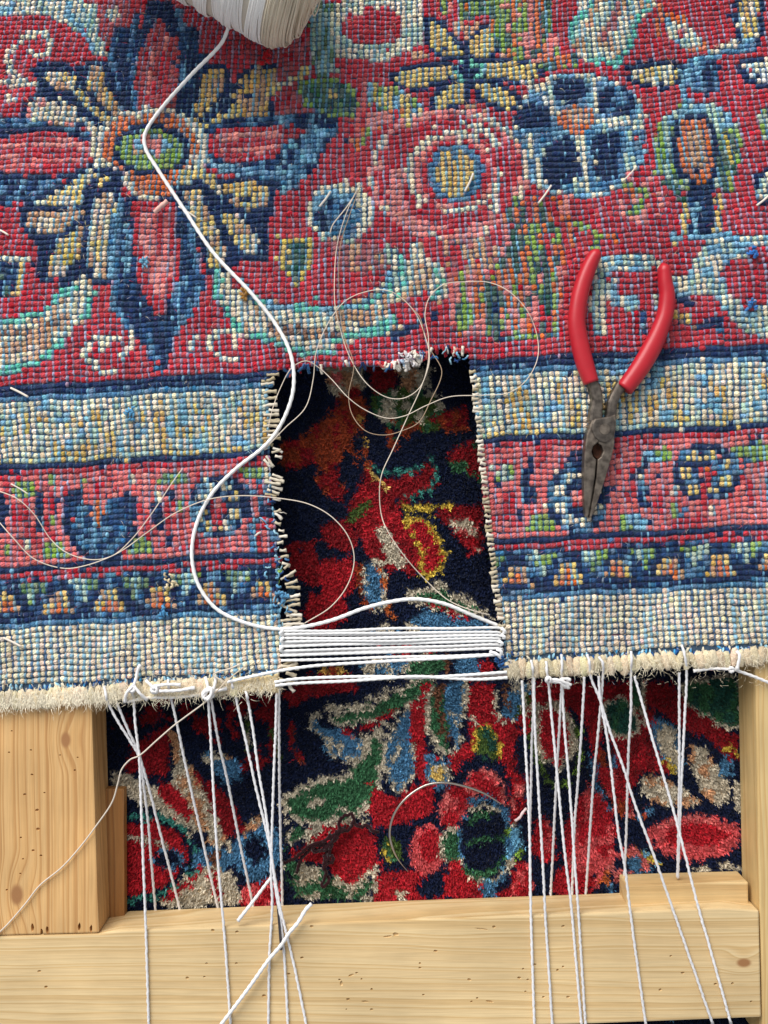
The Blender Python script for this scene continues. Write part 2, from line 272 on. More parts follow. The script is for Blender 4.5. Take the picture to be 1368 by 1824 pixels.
# --- map of the worked rug (photograph pixels on the rug's plane)
def g_bot(x): return np.interp(x, [-300, 0, 460, 908, 1368, 1700], [-16, 0, 27, 52, 77, 96])
def g_top(x): return np.interp(x, [-300, 0, 460, 700, 908, 1368, 1700], [4, 0, 5, 16, 36, 88, 128])
def y_of(x, v):
    t = np.clip(v/620., 0, 1); return v-(g_top(x)*(1-t)+g_bot(x)*t)
TOP = Paint(-220, -220, 1600, 1320, 'R', 12.5)
TOP.run(open_map := """
# top left scrolls
p csl -220 -220 -220 30 0 28 60 22 95 30 125 48 150 66 165 95 182 100 178 60 160 35 150 0 150 -220
p R 0 30 50 24 90 32 118 48 138 70 160 110 150 122 0 200 -200 190 -200 30
p cls 125 40 165 0 178 30 160 44
l cs 20 160 10 160 40 176 70 178 90
p r 175 0 235 0 230 60 200 70 190 95 175 60
e cC 200 22 14 12
l c 7 48 60 82 60 88 72 86 92 64 98 54 92
l c 7 38 68 24 84 14 96 12 120 30 136 40 144 
l c 6 0 146 50 144 72 152
e cl 20 175 12 8
# big left flower: navy body
p NNnN 205 50 250 48 262 0 305 0 318 45 352 48 356 95 372 90 365 160 340 205 196 205 186 130 192 90
l b 12 196 90 190 150 210 200
l bn 10 245 25 228 80 236 140 240 190
l bn 9 318 20 330 90 322 150
p r 286 28 300 55 312 60 318 97 314 150 312 196 240 196 240 150 244 97 262 60
l Rk 8 268 90 266 180
l Rk 8 292 70 290 180
p N 56 124 68 110 114 110 130 122 150 112 190 108 200 150 220 200 190 236 150 226 130 222 40 216 44 186 66 166 66 146
P yyCw N 6 74 124 112 122 132 136 134 150 122 160 100 160 80 142
P cCwkC N 6 50 182 66 173 104 174 136 190 138 212 134 222 100 222 46 212
P wgy N 6 156 116 188 112 186 150 206 176 224 204 206 208 190 196 166 166 150 148
l y 13 134 160 158 188 178 206 196 222
l yC 12 146 208 164 228 184 238
l bN 12 200 110 206 150 216 190
p bnb -220 205 0 206 60 212 120 225 165 238 162 250 0 262 -220 262
l N 10 -220 250 0 250 25 242
p bNnb -220 300 0 305 60 318 110 308 165 304 175 300 150 330 90 348 0 366 -220 366
e NN 60 272 118 48
e R 72 273 98 40
l k 9 -60 262 60 256 120 252 150 262
l p 8 -60 292 20 298 60 292
l p 8 60 284 150 284
l k 8 0 280 30 278
# right side petals
p N 350 110 400 112 410 150 450 112 498 112 500 140 484 170 484 210 370 226 340 210 330 200
P wgg N 6 362 126 396 118 402 144 392 166 372 186 350 202 340 200 352 170
P gwg N 6 446 124 490 120 490 146 478 164 450 166 430 160 424 140
P ygw N 6 420 176 450 170 478 176 476 204 430 208 404 206
l yg 12 424 160 396 182 372 198 350 212
l y 12 410 200 380 214 356 224
l N 9 414 176 386 196 362 210
p NNbn 366 224 440 208 520 196 560 192 600 205 606 226 580 250 560 290 540 310 520 330 480 300 370 296
p NlNb 490 190 560 180 590 196 596 230 560 300 530 330 500 345 480 320 500 270
p bl 370 286 470 298 520 306 520 326 440 318 380 300
l b 9 440 316 500 318
p R 368 236 390 230 440 223 500 222 552 232 520 246 500 264 484 282 450 288 400 286 384 276 368 270
l k 12 390 244 440 238 500 238
l k 12 400 266 450 266 490 262
# centre rosette
e c 268 262 104 74
p oo 178 262 190 226 214 208 244 200 296 198 330 212 348 236 354 264 340 290 318 308 306 346 232 346 224 312 200 296 184 280
l C 8 226 306 236 345
e N 268 265 70 46
e GGG 268 265 60 36
e klwk 267 258 36 19
l c 12 232 351 308 351
l c 12 168 238 168 292
l c 12 366 240 366 284
# lower left petals
p N 34 366 60 350 100 330 150 296 216 300 214 360 200 400 200 500 150 506 104 506 68 504 64 440 34 400
P yyC N 6 58 362 92 345 122 326 152 302 178 304 166 322 144 340 148 362 118 364 100 368
P wwC N 4 44 372 100 372 146 368 148 380 118 400 114 412 62 414 46 396
P YywC N 6 152 388 160 386 150 412 144 450 122 474 104 496 86 494 90 450 104 428
P yCwC N 6 164 350 202 338 204 362 196 400 190 440 188 494 166 500 154 460 152 432 160 392
l yN 12 170 322 206 316
l bl 12 202 380 196 430 198 490
# lower right petals
p N 340 296 400 318 484 320 486 380 476 400 480 466 430 466 406 486 372 490 352 420 330 350
p yyc 318 300 360 300 400 322 390 344 350 330 320 330
P yyg N 4 398 322 440 320 482 328 480 346 430 350 400 344
P wwy N 4 404 352 440 354 478 350 474 366 440 372 412 368
P yCyw N 6 386 376 428 378 440 400 460 420 460 452 436 450 420 430 400 402
P yCwy N 6 318 336 362 334 374 370 386 402 400 440 398 478 374 484 364 440 350 402 330 360
l N 9 350 322 376 366 392 404 406 444
# bottom petal of the flower
p NNnN 222 352 208 420 212 490 196 520 208 560 236 585 252 610 268 640 276 665 292 665 300 640 308 596 340 560 352 500 338 430 330 352
l b 11 214 360 202 430 206 500 200 540 232 590
l b 9 334 370 344 440 350 500 340 550 312 590
l bl 8 226 400 224 480
l b 10 262 600 280 650
p bn 300 520 350 470 366 500 350 560 320 580
p R 234 354 312 354 316 410 320 452 314 505 300 530 292 565 278 565 262 530 246 506 238 452 236 410
p kp 246 372 304 372 304 430 306 480 290 530 272 520 256 480 250 430
l R 12 284 360 284 450
# little green buds
P DNn y 9 0 460 34 466 34 505 16 530 -30 530 -30 460
l y 8 34 472 34 500 26 520
l c 8 0 462 52 462
P DD Y 9 506 432 550 432 550 460 530 500 508 470
e D 528 450 20 22
l y 8 508 436 510 470
l Y 7 548 436 548 470
# blue bud
e c 606 378 60 54
e bl 606 378 52 46
e bN 594 385 34 30
l c 8 608 340 640 330 648 380 640 420
p Ms 575 425 640 420 655 440 700 440 700 475 640 480 600 462
# left ribbon
p CCcw -220 590 0 570 60 556 110 520 130 498 160 495 166 520 150 560 120 600 60 640 0 668 -220 700
l t 10 -220 584 0 574 60 560 86 548 104 524 140 508
l c 16 146 498 160 520 150 545 110 570
l w 18 -60 640 0 625 40 612 90 585 118 572
l wB 12 0 596 60 590 120 560
l t 10 -60 680 0 664 40 652 74 640 106 610
l t 8 150 560 164 520
p R 80 545 60 556 0 568 -30 560 -30 530 40 520 90 500
# cream curls, lower left
l c 10 208 600 172 600 156 612 150 630 166 650 178 662 200 660
l cl 8 178 606 186 616 178 626
l c 8 232 596 230 620 218 634
l c 9 410 586 378 596 374 620 400 640 424 636
l Cc 9 424 592 420 612
l c 7 345 598 340 620
# middle ribbon
p cCCw 384 484 430 520 480 540 540 552 600 545 650 528 684 500 694 465 740 458 790 470 800 520 775 548 730 570 720 600 650 600 590 620 540 640 500 620 440 600 410 560 380 520
l t 11 388 486 384 520 404 556 430 590
l c 18 398 490 410 520 430 560
l tl 10 430 500 450 530 500 548 560 546 600 556 650 540 684 520 700 480
l c 14 470 560 520 568 600 566 660 566
l wB 17 480 580 540 590 600 596
l w 14 600 560 660 560 700 548
l t 10 450 596 480 606 520 622 560 630 590 626
l t 8 590 606 640 594 690 586
l t 9 680 575 710 566
l tcs 26 700 450 720 500 700 520
l wC 30 740 440 760 490 740 520
l tc 18 780 480 790 510 770 540
p Mw 600 430 670 434 690 455 690 480 650 490 600 476
p MRw 786 425 870 418 908 440 905 478 850 486 800 474
p R 690 540 760 520 800 560 810 610 780 620 760 600 720 590
l N 7 700 598 780 560
# top centre
p sv 548 0 600 0 606 40 600 100 590 130 568 140 556 110 550 60
p r 490 70 550 60 556 130 560 200 490 200
p gw 450 110 490 124 486 150 470 180 450 190
e csc 672 40 84 66
e R 664 44 56 36
l c 6 600 12 640 18
p csc 724 -220 752 -220 752 70 720 90 716 20
p csc 590 84 740 66 744 82 640 104 600 100
P NN c 6 0 0 1 1 2 0
P vDq G 7 538 150 580 142 620 160 638 188 630 202 590 196 550 180
l D 12 600 150 628 176 636 200
l yG 12 584 160 600 170
l cy 10 480 160 520 140 548 120
p GYly 652 148 700 150 740 170 760 200 720 210 690 196 660 180
l o 12 712 196 672 208 640 236
l Go 12 700 212 660 228 636 262
l D 8 664 200 680 196
l p 9 650 150 640 200 636 260
l o 9 630 246 636 262
# yellow flower
P yyg N 11 763 36 786 44 827 94 800 101 768 82
P yyg N 11 897 30 901 67 874 98 842 101 838 74 860 52
P yyy N 11 704 133 736 121 800 116 812 124 800 138 739 153 708 145
P yyy N 11 866 112 905 107 950 112 963 126 940 138 866 136
P yyg N 11 800 146 830 146 828 175 775 200 775 172
P yyy N 11 847 146 905 158 924 184 905 192 857 172
l y 17 776 48 812 90
l y 17 890 44 858 88
l y 20 716 136 804 126
l y 20 874 124 948 121
l y 17 816 156 786 188
l y 17 860 156 904 180
e t 836 124 27 20
e N 836 124 18 13
e N 836 124 10 20
p w 806 38 853 38 846 58 832 70 812 58
p w 828 180 854 180 848 194 828 196
p w 730 88 764 92 764 104 736 104
p w 895 84 915 86 912 100 894 102
# green / orange plant, top
p GDo 784 -220 868 -220 870 20 840 34 800 30 782 14
p kR 800 0 820 0 820 40 800 30
p GGoDk 868 -30 980 -30 990 60 1000 100 960 112 900 100 872 60
l G 10 890 -30 884 60
l oG 10 908 -20 916 40 914 90
l D 9 972 -20 970 60
l oo 10 962 -10 960 80
l k 8 944 -10 946 80
p GDo 960 100 1040 90 1030 120 990 124 965 120
# top right ribbon
p R 985 0 1040 0 1040 30 1010 60 985 40
p cscw 1040 -220 1180 -220 1170 10 1130 40 1120 90 1090 118 1040 106 1012 70 1030 30
l t 11 1060 -60 1056 10 1020 40 1020 70
l t 11 1160 4 1130 40 1126 80 1096 112 1050 104
l wM 16 1110 0 1090 40 1070 70
p csl 1176 22 1210 30 1250 66 1262 80 1230 92 1196 68
l o 9 1178 8 1176 60
l o 8 1190 24 1220 32
l o 8 1230 90 1258 80
e R 1216 56 10 6
P yyc N 11 1127 120 1170 112 1208 118 1216 130 1200 146 1150 148 1130 138
P yycg N 14 1318 6 1352 -40 1354 50 1346 78 1326 72 1316 40
e llb 1262 130 50 36
e NNb 1262 134 26 34
l llc 12 1270 92 1300 78 1340 74
l lG 12 1214 150 1226 180
P cW N 14 1322 116 1368 106 1500 100 1500 150 1368 148 1340 138
l b 10 1286 96 1300 90 1340 80
p R 1282 100 1320 96 1310 150 1288 170
# blue four lobed flower
e cCl 1035 240 126 114
e bbls 1035 240 116 104
e NN 1016 158 30 24
e NN 950 206 34 22
e NNb 1098 180 38 28
p NN 972 262 1010 240 1036 254 1040 300 1030 320 990 336 968 316
p NN 1054 256 1070 232 1104 236 1112 270 1106 316 1080 324 1054 300
l cW 10 936 142 966 160 990 196
l cW 10 1058 140 1062 170 1058 206
l c 9 1066 212 1150 224
l c 11 1034 236 1040 290 1044 340
l b 8 1110 240 1108 310
e o 1028 210 33 25
e w 1034 206 20 13
l c 8 940 240 960 300 966 330
l R 9 1152 216 1160 300
# rose
e Ck 800 308 144 119
e kR 800 308 132 108
e R 804 304 120 98
p k 690 300 720 290 726 380 760 400 740 412 700 390
p k 850 404 900 380 918 330 900 400
e c 808 306 86 75
e k 810 306 75 64
p R 850 236 890 262 896 300 876 290 862 256
p R 740 360 770 352 790 378 760 386
l c 14 826 218 862 228 886 256
e R 812 306 63 58
e b 813 306 50 53
e gyg 810 304 34 43
l b 10 812 262 812 282
l c 12 884 330 880 372
l R 16 900 300 906 350
p k 650 200 690 196 700 214 666 230 650 222
# orange bud and its leaves
e GsGs 1244 262 80 82
e DGs 1190 280 24 54
e Dv 1296 280 18 60
l G 9 1178 230 1180 310
l YG 8 1300 220 1302 330
e sl 1250 210 60 26
P oo N 12 1216 214 1256 212 1270 240 1272 300 1256 330 1250 344 1240 320 1212 300 1208 240
p w 1226 230 1256 230 1260 290 1244 306 1228 290
p Rk 1118 300 1180 310 1196 350 1200 400 1140 400 1100 380
p NNn 1228 326 1272 326 1274 424 1232 424
l l 7 1240 366 1240 420
l y 8 1222 350 1222 410 1204 432
l y 8 1280 350 1284 400 1262 430
l D 14 1186 320 1214 350
l G 9 1112 330 1150 340 1140 370 1120 376
l o 7 1120 340 1132 346
p Gs 1354 190 1400 180 1400 250 1356 250
P cs N 10 1352 316 1390 300 1400 350 1356 352
# green/orange plant, centre right
p GoDkRoG 905 350 960 350 980 380 1010 430 1000 500 996 600 920 602 900 560 880 500 890 430
p GkoGDk 806 486 868 478 905 520 910 590 860 600 820 600 806 560
l o 8 852 472 850 560
l o 8 886 480 890 560
l D 10 872 500 876 570
l G 9 824 500 826 580
l kp 9 806 490 804 570
l DN 10 890 520 886 600 910 604
l oo 10 990 350 1010 390 1020 430
l o 9 936 440 934 530
l D 11 972 450 976 560
l D 10 920 400 918 480
l G 9 950 400 952 500
l ok 9 1000 450 1002 540
p k 1000 340 1020 346 1016 380 1000 380
l G 9 1030 400 1070 420 1060 440
l o 7 1086 420 1100 424
# lower right ribbon
p csl 1064 452 1160 448 1180 470 1220 480 1240 460 1260 430 1300 412 1368 420 1500 420 1500 600 1368 604 1330 590 1300 560 1270 520 1200 530 1180 560 1140 540 1110 600 1060 600 1050 540
l l 12 1200 420 1300 420 1340 440
p R 1086 484 1170 476 1180 510 1150 530 1100 520 1096 500
p R 1086 540 1130 560 1150 600 1090 608 1078 580
p R 1148 520 1170 520 1160 580 1140 560
l ln 10 1150 560 1146 590
p R 1190 436 1240 436 1236 470 1230 490 1200 486
p R 1286 480 1310 462 1368 450 1500 450 1500 520 1368 536 1340 556 1300 520
p R 1330 440 1400 440 1400 500 1330 480
l N 8 1190 520 1230 540
l NB 9 1200 562 1240 580 1290 572
l yg 11 1200 560 1230 566
l b 8 1180 600 1250 606 1290 590
p R 1200 596 1300 590 1330 600 1368 606 1500 590 1500 640 1200 640
p R 1060 606 1200 600 1200 640 1060 640
""".replace('open_map', ''))
# --- the striped border runs along the weave's rows
XS = np.arange(-220, 1600, 12.)
def band(c, v0, v1):
    pts = [(x, v0-g_bot(x)) for x in XS]+[(x, v1-g_bot(x)) for x in XS[::-1]]
    TOP.p(c, [q for p_ in pts for q in p_])
for c, a, b_ in (('N', 690, 704), ('b', 704, 717), ('cCcCsCl', 717, 829), ('N', 829, 842), ('R', 842, 853), ('p', 853, 1010), ('N', 1010, 1024),
                 ('R', 1024, 1036), ('NnNb', 1036, 1097), ('N', 1097, 1108), ('b', 1108, 1120), ('CCCc', 1120, 1320)):
    band(c, a, b_)
for i in range(150):       # ochre and pale green clouds in the wide pale band
    x = rng.uniform(-200, 1560); v = rng.uniform(745, 822); n = rng.choice(['yg', 'gy', 'yC', 'sC', 's', 'g', 'yC', 'l', 'gC'])
    TOP.e(n, x, v-g_bot(x), rng.uniform(6, 16), rng.uniform(7, 20))
for x in np.arange(-200, 1560, 92.):
    TOP.run(f'l gyC 22 {x} {752-g_bot(x)} {x+30} {790-g_bot(x)} {x+26} {815-g_bot(x)}')
band('ys', 818, 829)
def green_row(off, per):
    k = 0
    for x in np.arange(off-3*per-200, 1600, per):
        y = lambda v: v-float(g_bot(x))
        TOP.p('vGs', [x-27, y(1040), x+27, y(1040), x+20, y(1062), x+8, y(1066), x+6, y(1082), x-6, y(1082), x-8, y(1066), x-20, y(1062)])
        x2 = x+per/2
        TOP.p('wyg', [x2-9, y(1056), x2+9, y(1056), x2+30, y(1095), x2-30, y(1095)])
        TOP.p('o', [x2-6, y(1070), x2+8, y(1070), x2+16, y(1095), x2-12, y(1095)])
green_row(75, 91)
for x in np.arange(-200, 1560, 23.):      # small red, blue and pale sprigs scattered in the pink band
    for v in (872, 905, 942, 978):
        if rng.random() < .62:
            c = rng.choice(['R', 'R', 'R', 'r', 'N', 'b', 'k', 'G', 'C']); x2 = x+rng.uniform(-9, 9); v2 = v+rng.uniform(-10, 10); L_ = rng.uniform(4, 15)
            TOP.l(c, 11.5, [x2, v2-L_-g_bot(x2), x2+rng.uniform(-4, 4), v2+L_-g_bot(x2)])
TOP.run("""
# left of the hole, in the pink band
p nb 124 900 140 884 156 900 190 896 206 876 226 892 232 920 228 960 210 990 176 998 146 990 124 960 114 930
l Nb 5 135 960 200 955
l N 9 122 880 116 930 126 962 150 988 176 996 206 990 226 962 232 920 222 878
l N 8 136 876 140 890
p p 160 840 190 846 188 900 176 916 164 900
p R 164 860 184 860 180 900 168 900
l oo 9 172 898 172 934
l o 9 162 914 186 914
p G 70 985 78 965 104 964 124 986 116 998 76 998
p G 224 990 236 962 256 956 276 980 268 990
p G 18 868 30 856 58 862 64 880 50 886 24 884
p vG 276 858 296 842 330 840 332 858 300 866
p NNn 58 900 74 896 76 950 60 952
p NN 270 896 286 890 290 940 274 944
l R 12 44 894 52 950 64 964
l R 11 92 880 84 930 88 960
l R 11 252 900 262 950
l R 11 302 900 300 950
p R 18 900 40 890 36 930 20 940
p NN -220 880 8 880 14 920 8 950 -220 970
e NbN 388 902 52 58
e cy 419 916 11 9
e cy 401 936 11 9
e cy 375 936 11 9
e cy 357 916 11 9
e cy 357 888 11 9
e cy 375 868 11 9
e cy 401 868 11 9
e cy 419 888 11 9
e Rk 388 902 15 14
p R 376 900 400 904 396 940 376 930
p G 424 836 470 832 470 850 430 854
p RpNb 436 870 500 860 505 980 450 990 440 940
l R 12 318 976 360 966
# right of the hole
p NNb 925 838 944 834 948 890 930 894
p Gs 880 836 912 830 916 852 884 858
p R 900 880 920 876 918 930 902 920
p G 936 946 950 920 980 914 992 930 990 944
p Gl 1096 942 1110 916 1140 912 1156 930 1150 944
e NNb 1030 888 56 64
e c 1063 904 12 10
e c 1044 926 12 10
e c 1016 926 12 10
e c 997 904 12 10
e c 997 872 12 10
e c 1016 850 12 10
e c 1044 850 12 10
e c 1063 872 12 10
e Rk 1030 888 16 15
p Gl 1140 816 1156 800 1190 796 1204 812 1190 826
p G 1300 806 1316 792 1360 788 1400 800 1360 820 1310 818
p NNb 1136 856 1152 852 1158 906 1140 910
p R 1120 840 1134 836 1130 900 1120 900
p R 1168 890 1184 860 1188 910 1170 916
e NNb 1262 842 62 52
e y 1298 856 13 11
e y 1271 874 13 11
e y 1237 868 13 11
e y 1222 842 13 11
e y 1237 816 13 11
e y 1271 810 13 11
e y 1298 828 13 11
e Rk 1262 842 17 12
e o 1260 842 9 8
l R 10 1260 850 1256 900
l R 10 1330 850 1340 900
p R 1196 920 1260 916 1256 940 1196 944
p NNb 1362 850 1500 840 1500 900 1366 896
l R 12 880 920 930 930
""")

# ------------------------------------------------------------------ the two rugs' outlines
def hole_l(y): return np.interp(y, [600, 655, 700, 800, 900, 1000, 1060, 1125, 1215, 1300], [494, 494, 478, 480, 490, 498, 500, 502, 497, 497])
def hole_r(y): return np.interp(y, [600, 635, 700, 800, 900, 1060, 1120, 1200, 1300], [836, 838, 846, 856, 866, 884, 896, 903, 903])
def hole_t(x): return np.interp(x, [480, 520, 560, 640, 690, 710, 730, 750, 775, 800, 825, 840], [652, 660, 654, 652, 655, 650, 640, 640, 626, 622, 626, 634])+2.5*np.sin(np.asarray(x)*.21)+2*np.sin(np.asarray(x)*.087+1)
def in_hole(x, y): return (x > hole_l(y)) & (x < hole_r(y)) & (y > hole_t(x))

# lattice of knots
def rows():
    v = -190.; out = []
    while v < 1228:
        out.append(v); v += np.interp(v, [0, 500], [8.4, 10.1])
    return np.array(out)
RV = rows(); NCOL = 154
us = (np.arange(NCOL)-13)*11.4
def lat(u, v):
    s = np.interp(v, [-200, 0, 560], [.80, .85, 1.0])
    x = 684+(u-684)*s+0.055*(v-700)*np.interp(v, [0, 500], [.3, 1])
    wob = 2.2*np.sin(u*.031+v*.004)+1.6*np.sin(v*.023+u*.008)
    x = x+wob; y = y_of(x, v)+1.6*np.sin(x*.027+v*.013)+1.1*np.sin(x*.071+v*.05)
    return x, y
U, V_ = np.meshgrid(us, RV)
U = U + rng.normal(0, .7, U.shape); VV = V_+rng.normal(0, .6, U.shape)
KX, KY = lat(U, VV)
sc = np.interp(V_, [-200, 0, 560], [.80, .85, 1.0])
keep = ~in_hole(KX, KY)
kx, ky, ks = KX[keep], KY[keep], sc[keep]
ci = TOP.at(kx, ky)
# stray knots of the neighbouring colour
m_ = rng.random(len(kx)) < .035; ci2 = TOP.at(kx+rng.normal(0, 13, len(kx)), ky+rng.normal(0, 10, len(kx))); ci = np.where(m_, ci2, ci)
kc = PC[ci]*np.exp(rng.normal(0, .13, (len(kx), 1)))*np.exp(rng.normal(0, .05, (len(kx), 3)))
# faded greyish wear
wear = np.clip(rng.normal(.12, .06, (len(kx), 1)), 0, .35); wear = wear*np.where(np.array(KEYS)[ci][:, None] == 'R', .5, 1)*np.where(np.isin(np.array(KEYS)[ci], list('Nn'))[:, None], .2, 1); kc = kc*(1-wear)+wear*np.array([.55, .52, .5])

# dome template: a knot's node, slightly saddle-backed
def dome(nr=4, ns=9):
    v = []; 
    for r in range(nr):
        a = (r/float(nr))*math.pi/2*1.0
        for s in range(ns):
            t = 2*math.pi*s/ns; v.append((math.cos(a)*math.cos(t), math.cos(a)*math.sin(t), math.sin(a)))
    v.append((0, 0, 1)); f = []
    for r in range(nr-1):
        for s in range(ns):
            a, b = r*ns+s, r*ns+(s+1) % ns; f += [(a, b, b+ns), (a, b+ns, a+ns)]
    top = nr*ns
    for s in range(ns): f.append(((nr-1)*ns+s, (nr-1)*ns+(s+1) % ns, top))
    return np.array(v, float), np.array(f)
DV, DF = dome()
def sup(tv, p): # squarer outline
    o = tv.copy(); r = np.hypot(o[:, 0], o[:, 1])+1e-9
    t = np.arctan2(o[:, 1], o[:, 0]); k = (np.abs(np.cos(t))**p+np.abs(np.sin(t))**p)**(-1/p)
    o[:, 0] *= k; o[:, 1] *= k; return o
DK = sup(DV, 2.6)
ZF = ZB+.0008      # top of the foundation
n = len(kx)
key = np.array(KEYS)[ci]
wide = np.isin(key, list('RrNnMpk')); pale = np.isin(key, list('cCsWl'))
hw = np.where(wide, 6.1, 5.1)*ks*PX*np.exp(rng.normal(0, .09, n)); hh = 5.05*ks*PX*np.exp(rng.normal(0, .08, n))
hz = 4.6*PX*np.exp(rng.normal(0, .16, n))*np.where(np.isin(key, list('Nn')), .85, 1)
rot = rng.normal(0, .14, n)+.06
pos = PA(kx, ky, np.full(n, ZF))
pos[:, :2] = PA(kx, ky, np.full(n, ZR))[:, :2]
rug = empty('repaired_rug', (0, .05, ZB), label='red and navy floral rug lying knotted back up, with a rectangular hole being rewoven', category='rug')
# the 300 largest knots are parts, the rest one mesh
size = hw*hh; near = (kx > 0) & (kx < 1368) & (ky > 0) & (ky < 1230)
order = np.argsort(-(size*near)); single = order[:300]; rest = np.ones(n, bool); rest[single] = False
Vv, Ff, Cc = stamp(DK, DF, pos[rest], hw[rest], hh[rest], hz[rest], rot[rest], kc[rest], .075)
child('knots', raw_mesh('knots', Vv, Ff, M_knot, Cc), rug, kind='stuff')
for i in single:
    v_, f_, c_ = stamp(DK, DF, pos[i:i+1], hw[i:i+1], hh[i:i+1], hz[i:i+1], rot[i:i+1], kc[i:i+1], .06)
    child('knot', raw_mesh('knot', v_, f_, M_knot, c_), rug)
# blue weft passing between the columns of knots
Wx = (KX[:, :-1]+KX[:, 1:])/2; Wy = (KY[:, :-1]+KY[:, 1:])/2
wk = ~in_hole(Wx, Wy); colb = np.repeat(rng.normal(0, 1, (1, Wx.shape[1])), Wx.shape[0], 0)
colb = colb+np.cumsum(rng.normal(0, .25, Wx.shape), 0)*.5
colb = np.clip(colb, -2.2, 2.2)
seg = np.repeat(rng.random((Wx.shape[0]//5+1, Wx.shape[1])), 5, 0)[:Wx.shape[0]]
wx, wy, wb, wsg = Wx[wk], Wy[wk], colb[wk], seg[wk]; wsc = sc[:, :-1][wk]
nb = TOP.at(wx, wy); nk = np.array(KEYS)[nb]; m = len(wx)
base_d = lin((44, 92, 136)); base_l = lin((116, 164, 188)); lil = lin((170, 172, 202))
t = np.clip(.35+.3*wb+rng.normal(0, .22, m)+(wsg > .86)*.5, 0, 1)[:, None]
wc = base_d*(1-t)+base_l*t
red = np.isin(nk, list('RrpkM'))[:, None]; wc = np.where(red, .45*wc+.55*lil*rng.uniform(.5, 1.05, (m, 1)), wc)
nv = np.isin(nk, list('Nn'))[:, None]; wc = np.where(nv & (rng.random((m, 1)) < .85), wc*.15+lin((26, 46, 84))*.85, wc)
mixk = np.where(np.isin(nk, list('CcWsly'))[:, None], .1, np.where(rng.random((m, 1)) < .4, np.where(red, .15, .0), np.where(red, .42, .25))); wc = wc*(1-mixk)+PC[nb]*.85*mixk; wc = wc*np.exp(rng.normal(0, .15, (m, 1)))
pal_ = np.isin(nk, list('CcWsy'))
wh = (4.2+.5*pal_+1.0*np.clip(wb, -1, 2)+1.6*(wsg > .86))*PX*np.exp(rng.normal(0, .2, m))
ww = (2.1+.7*pal_+.6*np.clip(wb, -1, 2)+.9*(wsg > .9))*PX*wsc*np.exp(rng.normal(0, .15, m))
wpos = PA(wx, wy, np.full(m, ZR)); wpos[:, 2] = ZF
W6, WF6 = dome(3, 6)
Vv, Ff, Cc = stamp(W6, WF6, wpos, ww, 5.6*PX*wsc, wh, rng.normal(.03, .1, m), wc, .05)
child('weft', raw_mesh('weft', Vv, Ff, M_weft, Cc), rug, kind='stuff')
# foundation cloth under the knots
def foundation():
    idx = {}; V = []; F = []; step_u, step_v = 6.17, 5.3
    ug = np.arange(-150, 1590, 12.35); vg = np.arange(-185, 1256, 9.)
    Ug, Vg = np.meshgrid(ug, vg); X, Y = lat(Ug, Vg); ok = ~in_hole(X, Y)
    # clamp the border of the hole
    pts = PA(X, Y, np.full(X.shape, ZR)); pts[..., 2] = ZF
    n0 = X.size; ids = np.arange(n0).reshape(X.shape)
    q = ok[:-1, :-1] & ok[1:, :-1] & ok[:-1, 1:] & ok[1:, 1:]
    a, b, c, d = ids[:-1, :-1][q], ids[1:, :-1][q], ids[1:, 1:][q], ids[:-1, 1:][q]
    F = np.stack([a, b, c, d], -1); Vt = pts.reshape(-1, 3)
    used = np.unique(F); re = -np.ones(n0, int); re[used] = np.arange(len(used)); Vt = Vt[used]; F = re[F]
    cols = lin((66, 84, 104))*np.exp(rng.normal(0, .2, (len(Vt), 1)))
    return raw_mesh('foundation', Vt, F, M_weft, cols, False)
fo = child('foundation', foundation(), rug)
so = fo.modifiers.new('thick', 'SOLIDIFY'); so.thickness = .0017; so.offset = -1
# blue remnants of weft at the foot of the weave, small loose tufts of wool
bits = []; 
xs = np.concatenate([np.arange(-180, 500, 5.), np.arange(905, 1560, 5.)]); xs = xs+rng.normal(0, 2, len(xs))
k = rng.random(len(xs)) < .8; xs = xs[k]
by = 1231+rng.normal(0, 3.5, len(xs))-g_bot(xs)
bp_ = PA(xs, by, np.full(len(xs), ZR)); bp_[:, 2] = ZF
bc = np.array([lin((70, 150, 200)), lin((30, 80, 140)), lin((150, 195, 215)), lin((215, 205, 180))])[rng.integers(0, 4, len(xs))]
Vv, Ff, Cc = stamp(W6, WF6, bp_, np.full(len(xs), 2.3*PX), np.full(len(xs), 7*PX), np.full(len(xs), 5*PX), rng.normal(0, .35, len(xs)), bc, .08)
child('weft_remnants', raw_mesh('weft_remnants', Vv, Ff, M_weft, Cc), rug, kind='stuff')

# ------------------------------------------------------------------ tubes: threads, yarns, needles
def catmull(p, step):
    p = np.asarray(p, float); 
    if len(p) < 3:
        L = np.linalg.norm(p[1]-p[0]); n = max(3, int(L/step)); t = np.linspace(0, 1, n)[:, None]; return p[0]*(1-t)+p[1]*t
    q = np.vstack([2*p[0]-p[1], p, 2*p[-1]-p[-2]]); out = []
    for i in range(1, len(q)-2):
        p0, p1, p2, p3 = q[i-1:i+3]
        d = [max(1e-7, np.linalg.norm(b-a)**.5) for a, b in ((p0, p1), (p1, p2), (p2, p3))]
        m1 = (p1-p0)/d[0]-(p2-p0)/(d[0]+d[1])+(p2-p1)/d[1]; m2 = (p2-p1)/d[1]-(p3-p1)/(d[1]+d[2])+(p3-p2)/d[2]
        m1 *= d[1]; m2 *= d[1]; L = np.linalg.norm(p2-p1); n = max(2, int(L/step)); t = np.linspace(0, 1, n, endpoint=False)[:, None]
        out.append((2*t**3-3*t**2+1)*p1+(t**3-2*t**2+t)*m1+(-2*t**3+3*t**2)*p2+(t**3-t**2)*m2)
    return np.vstack(out+[p[-1:]])
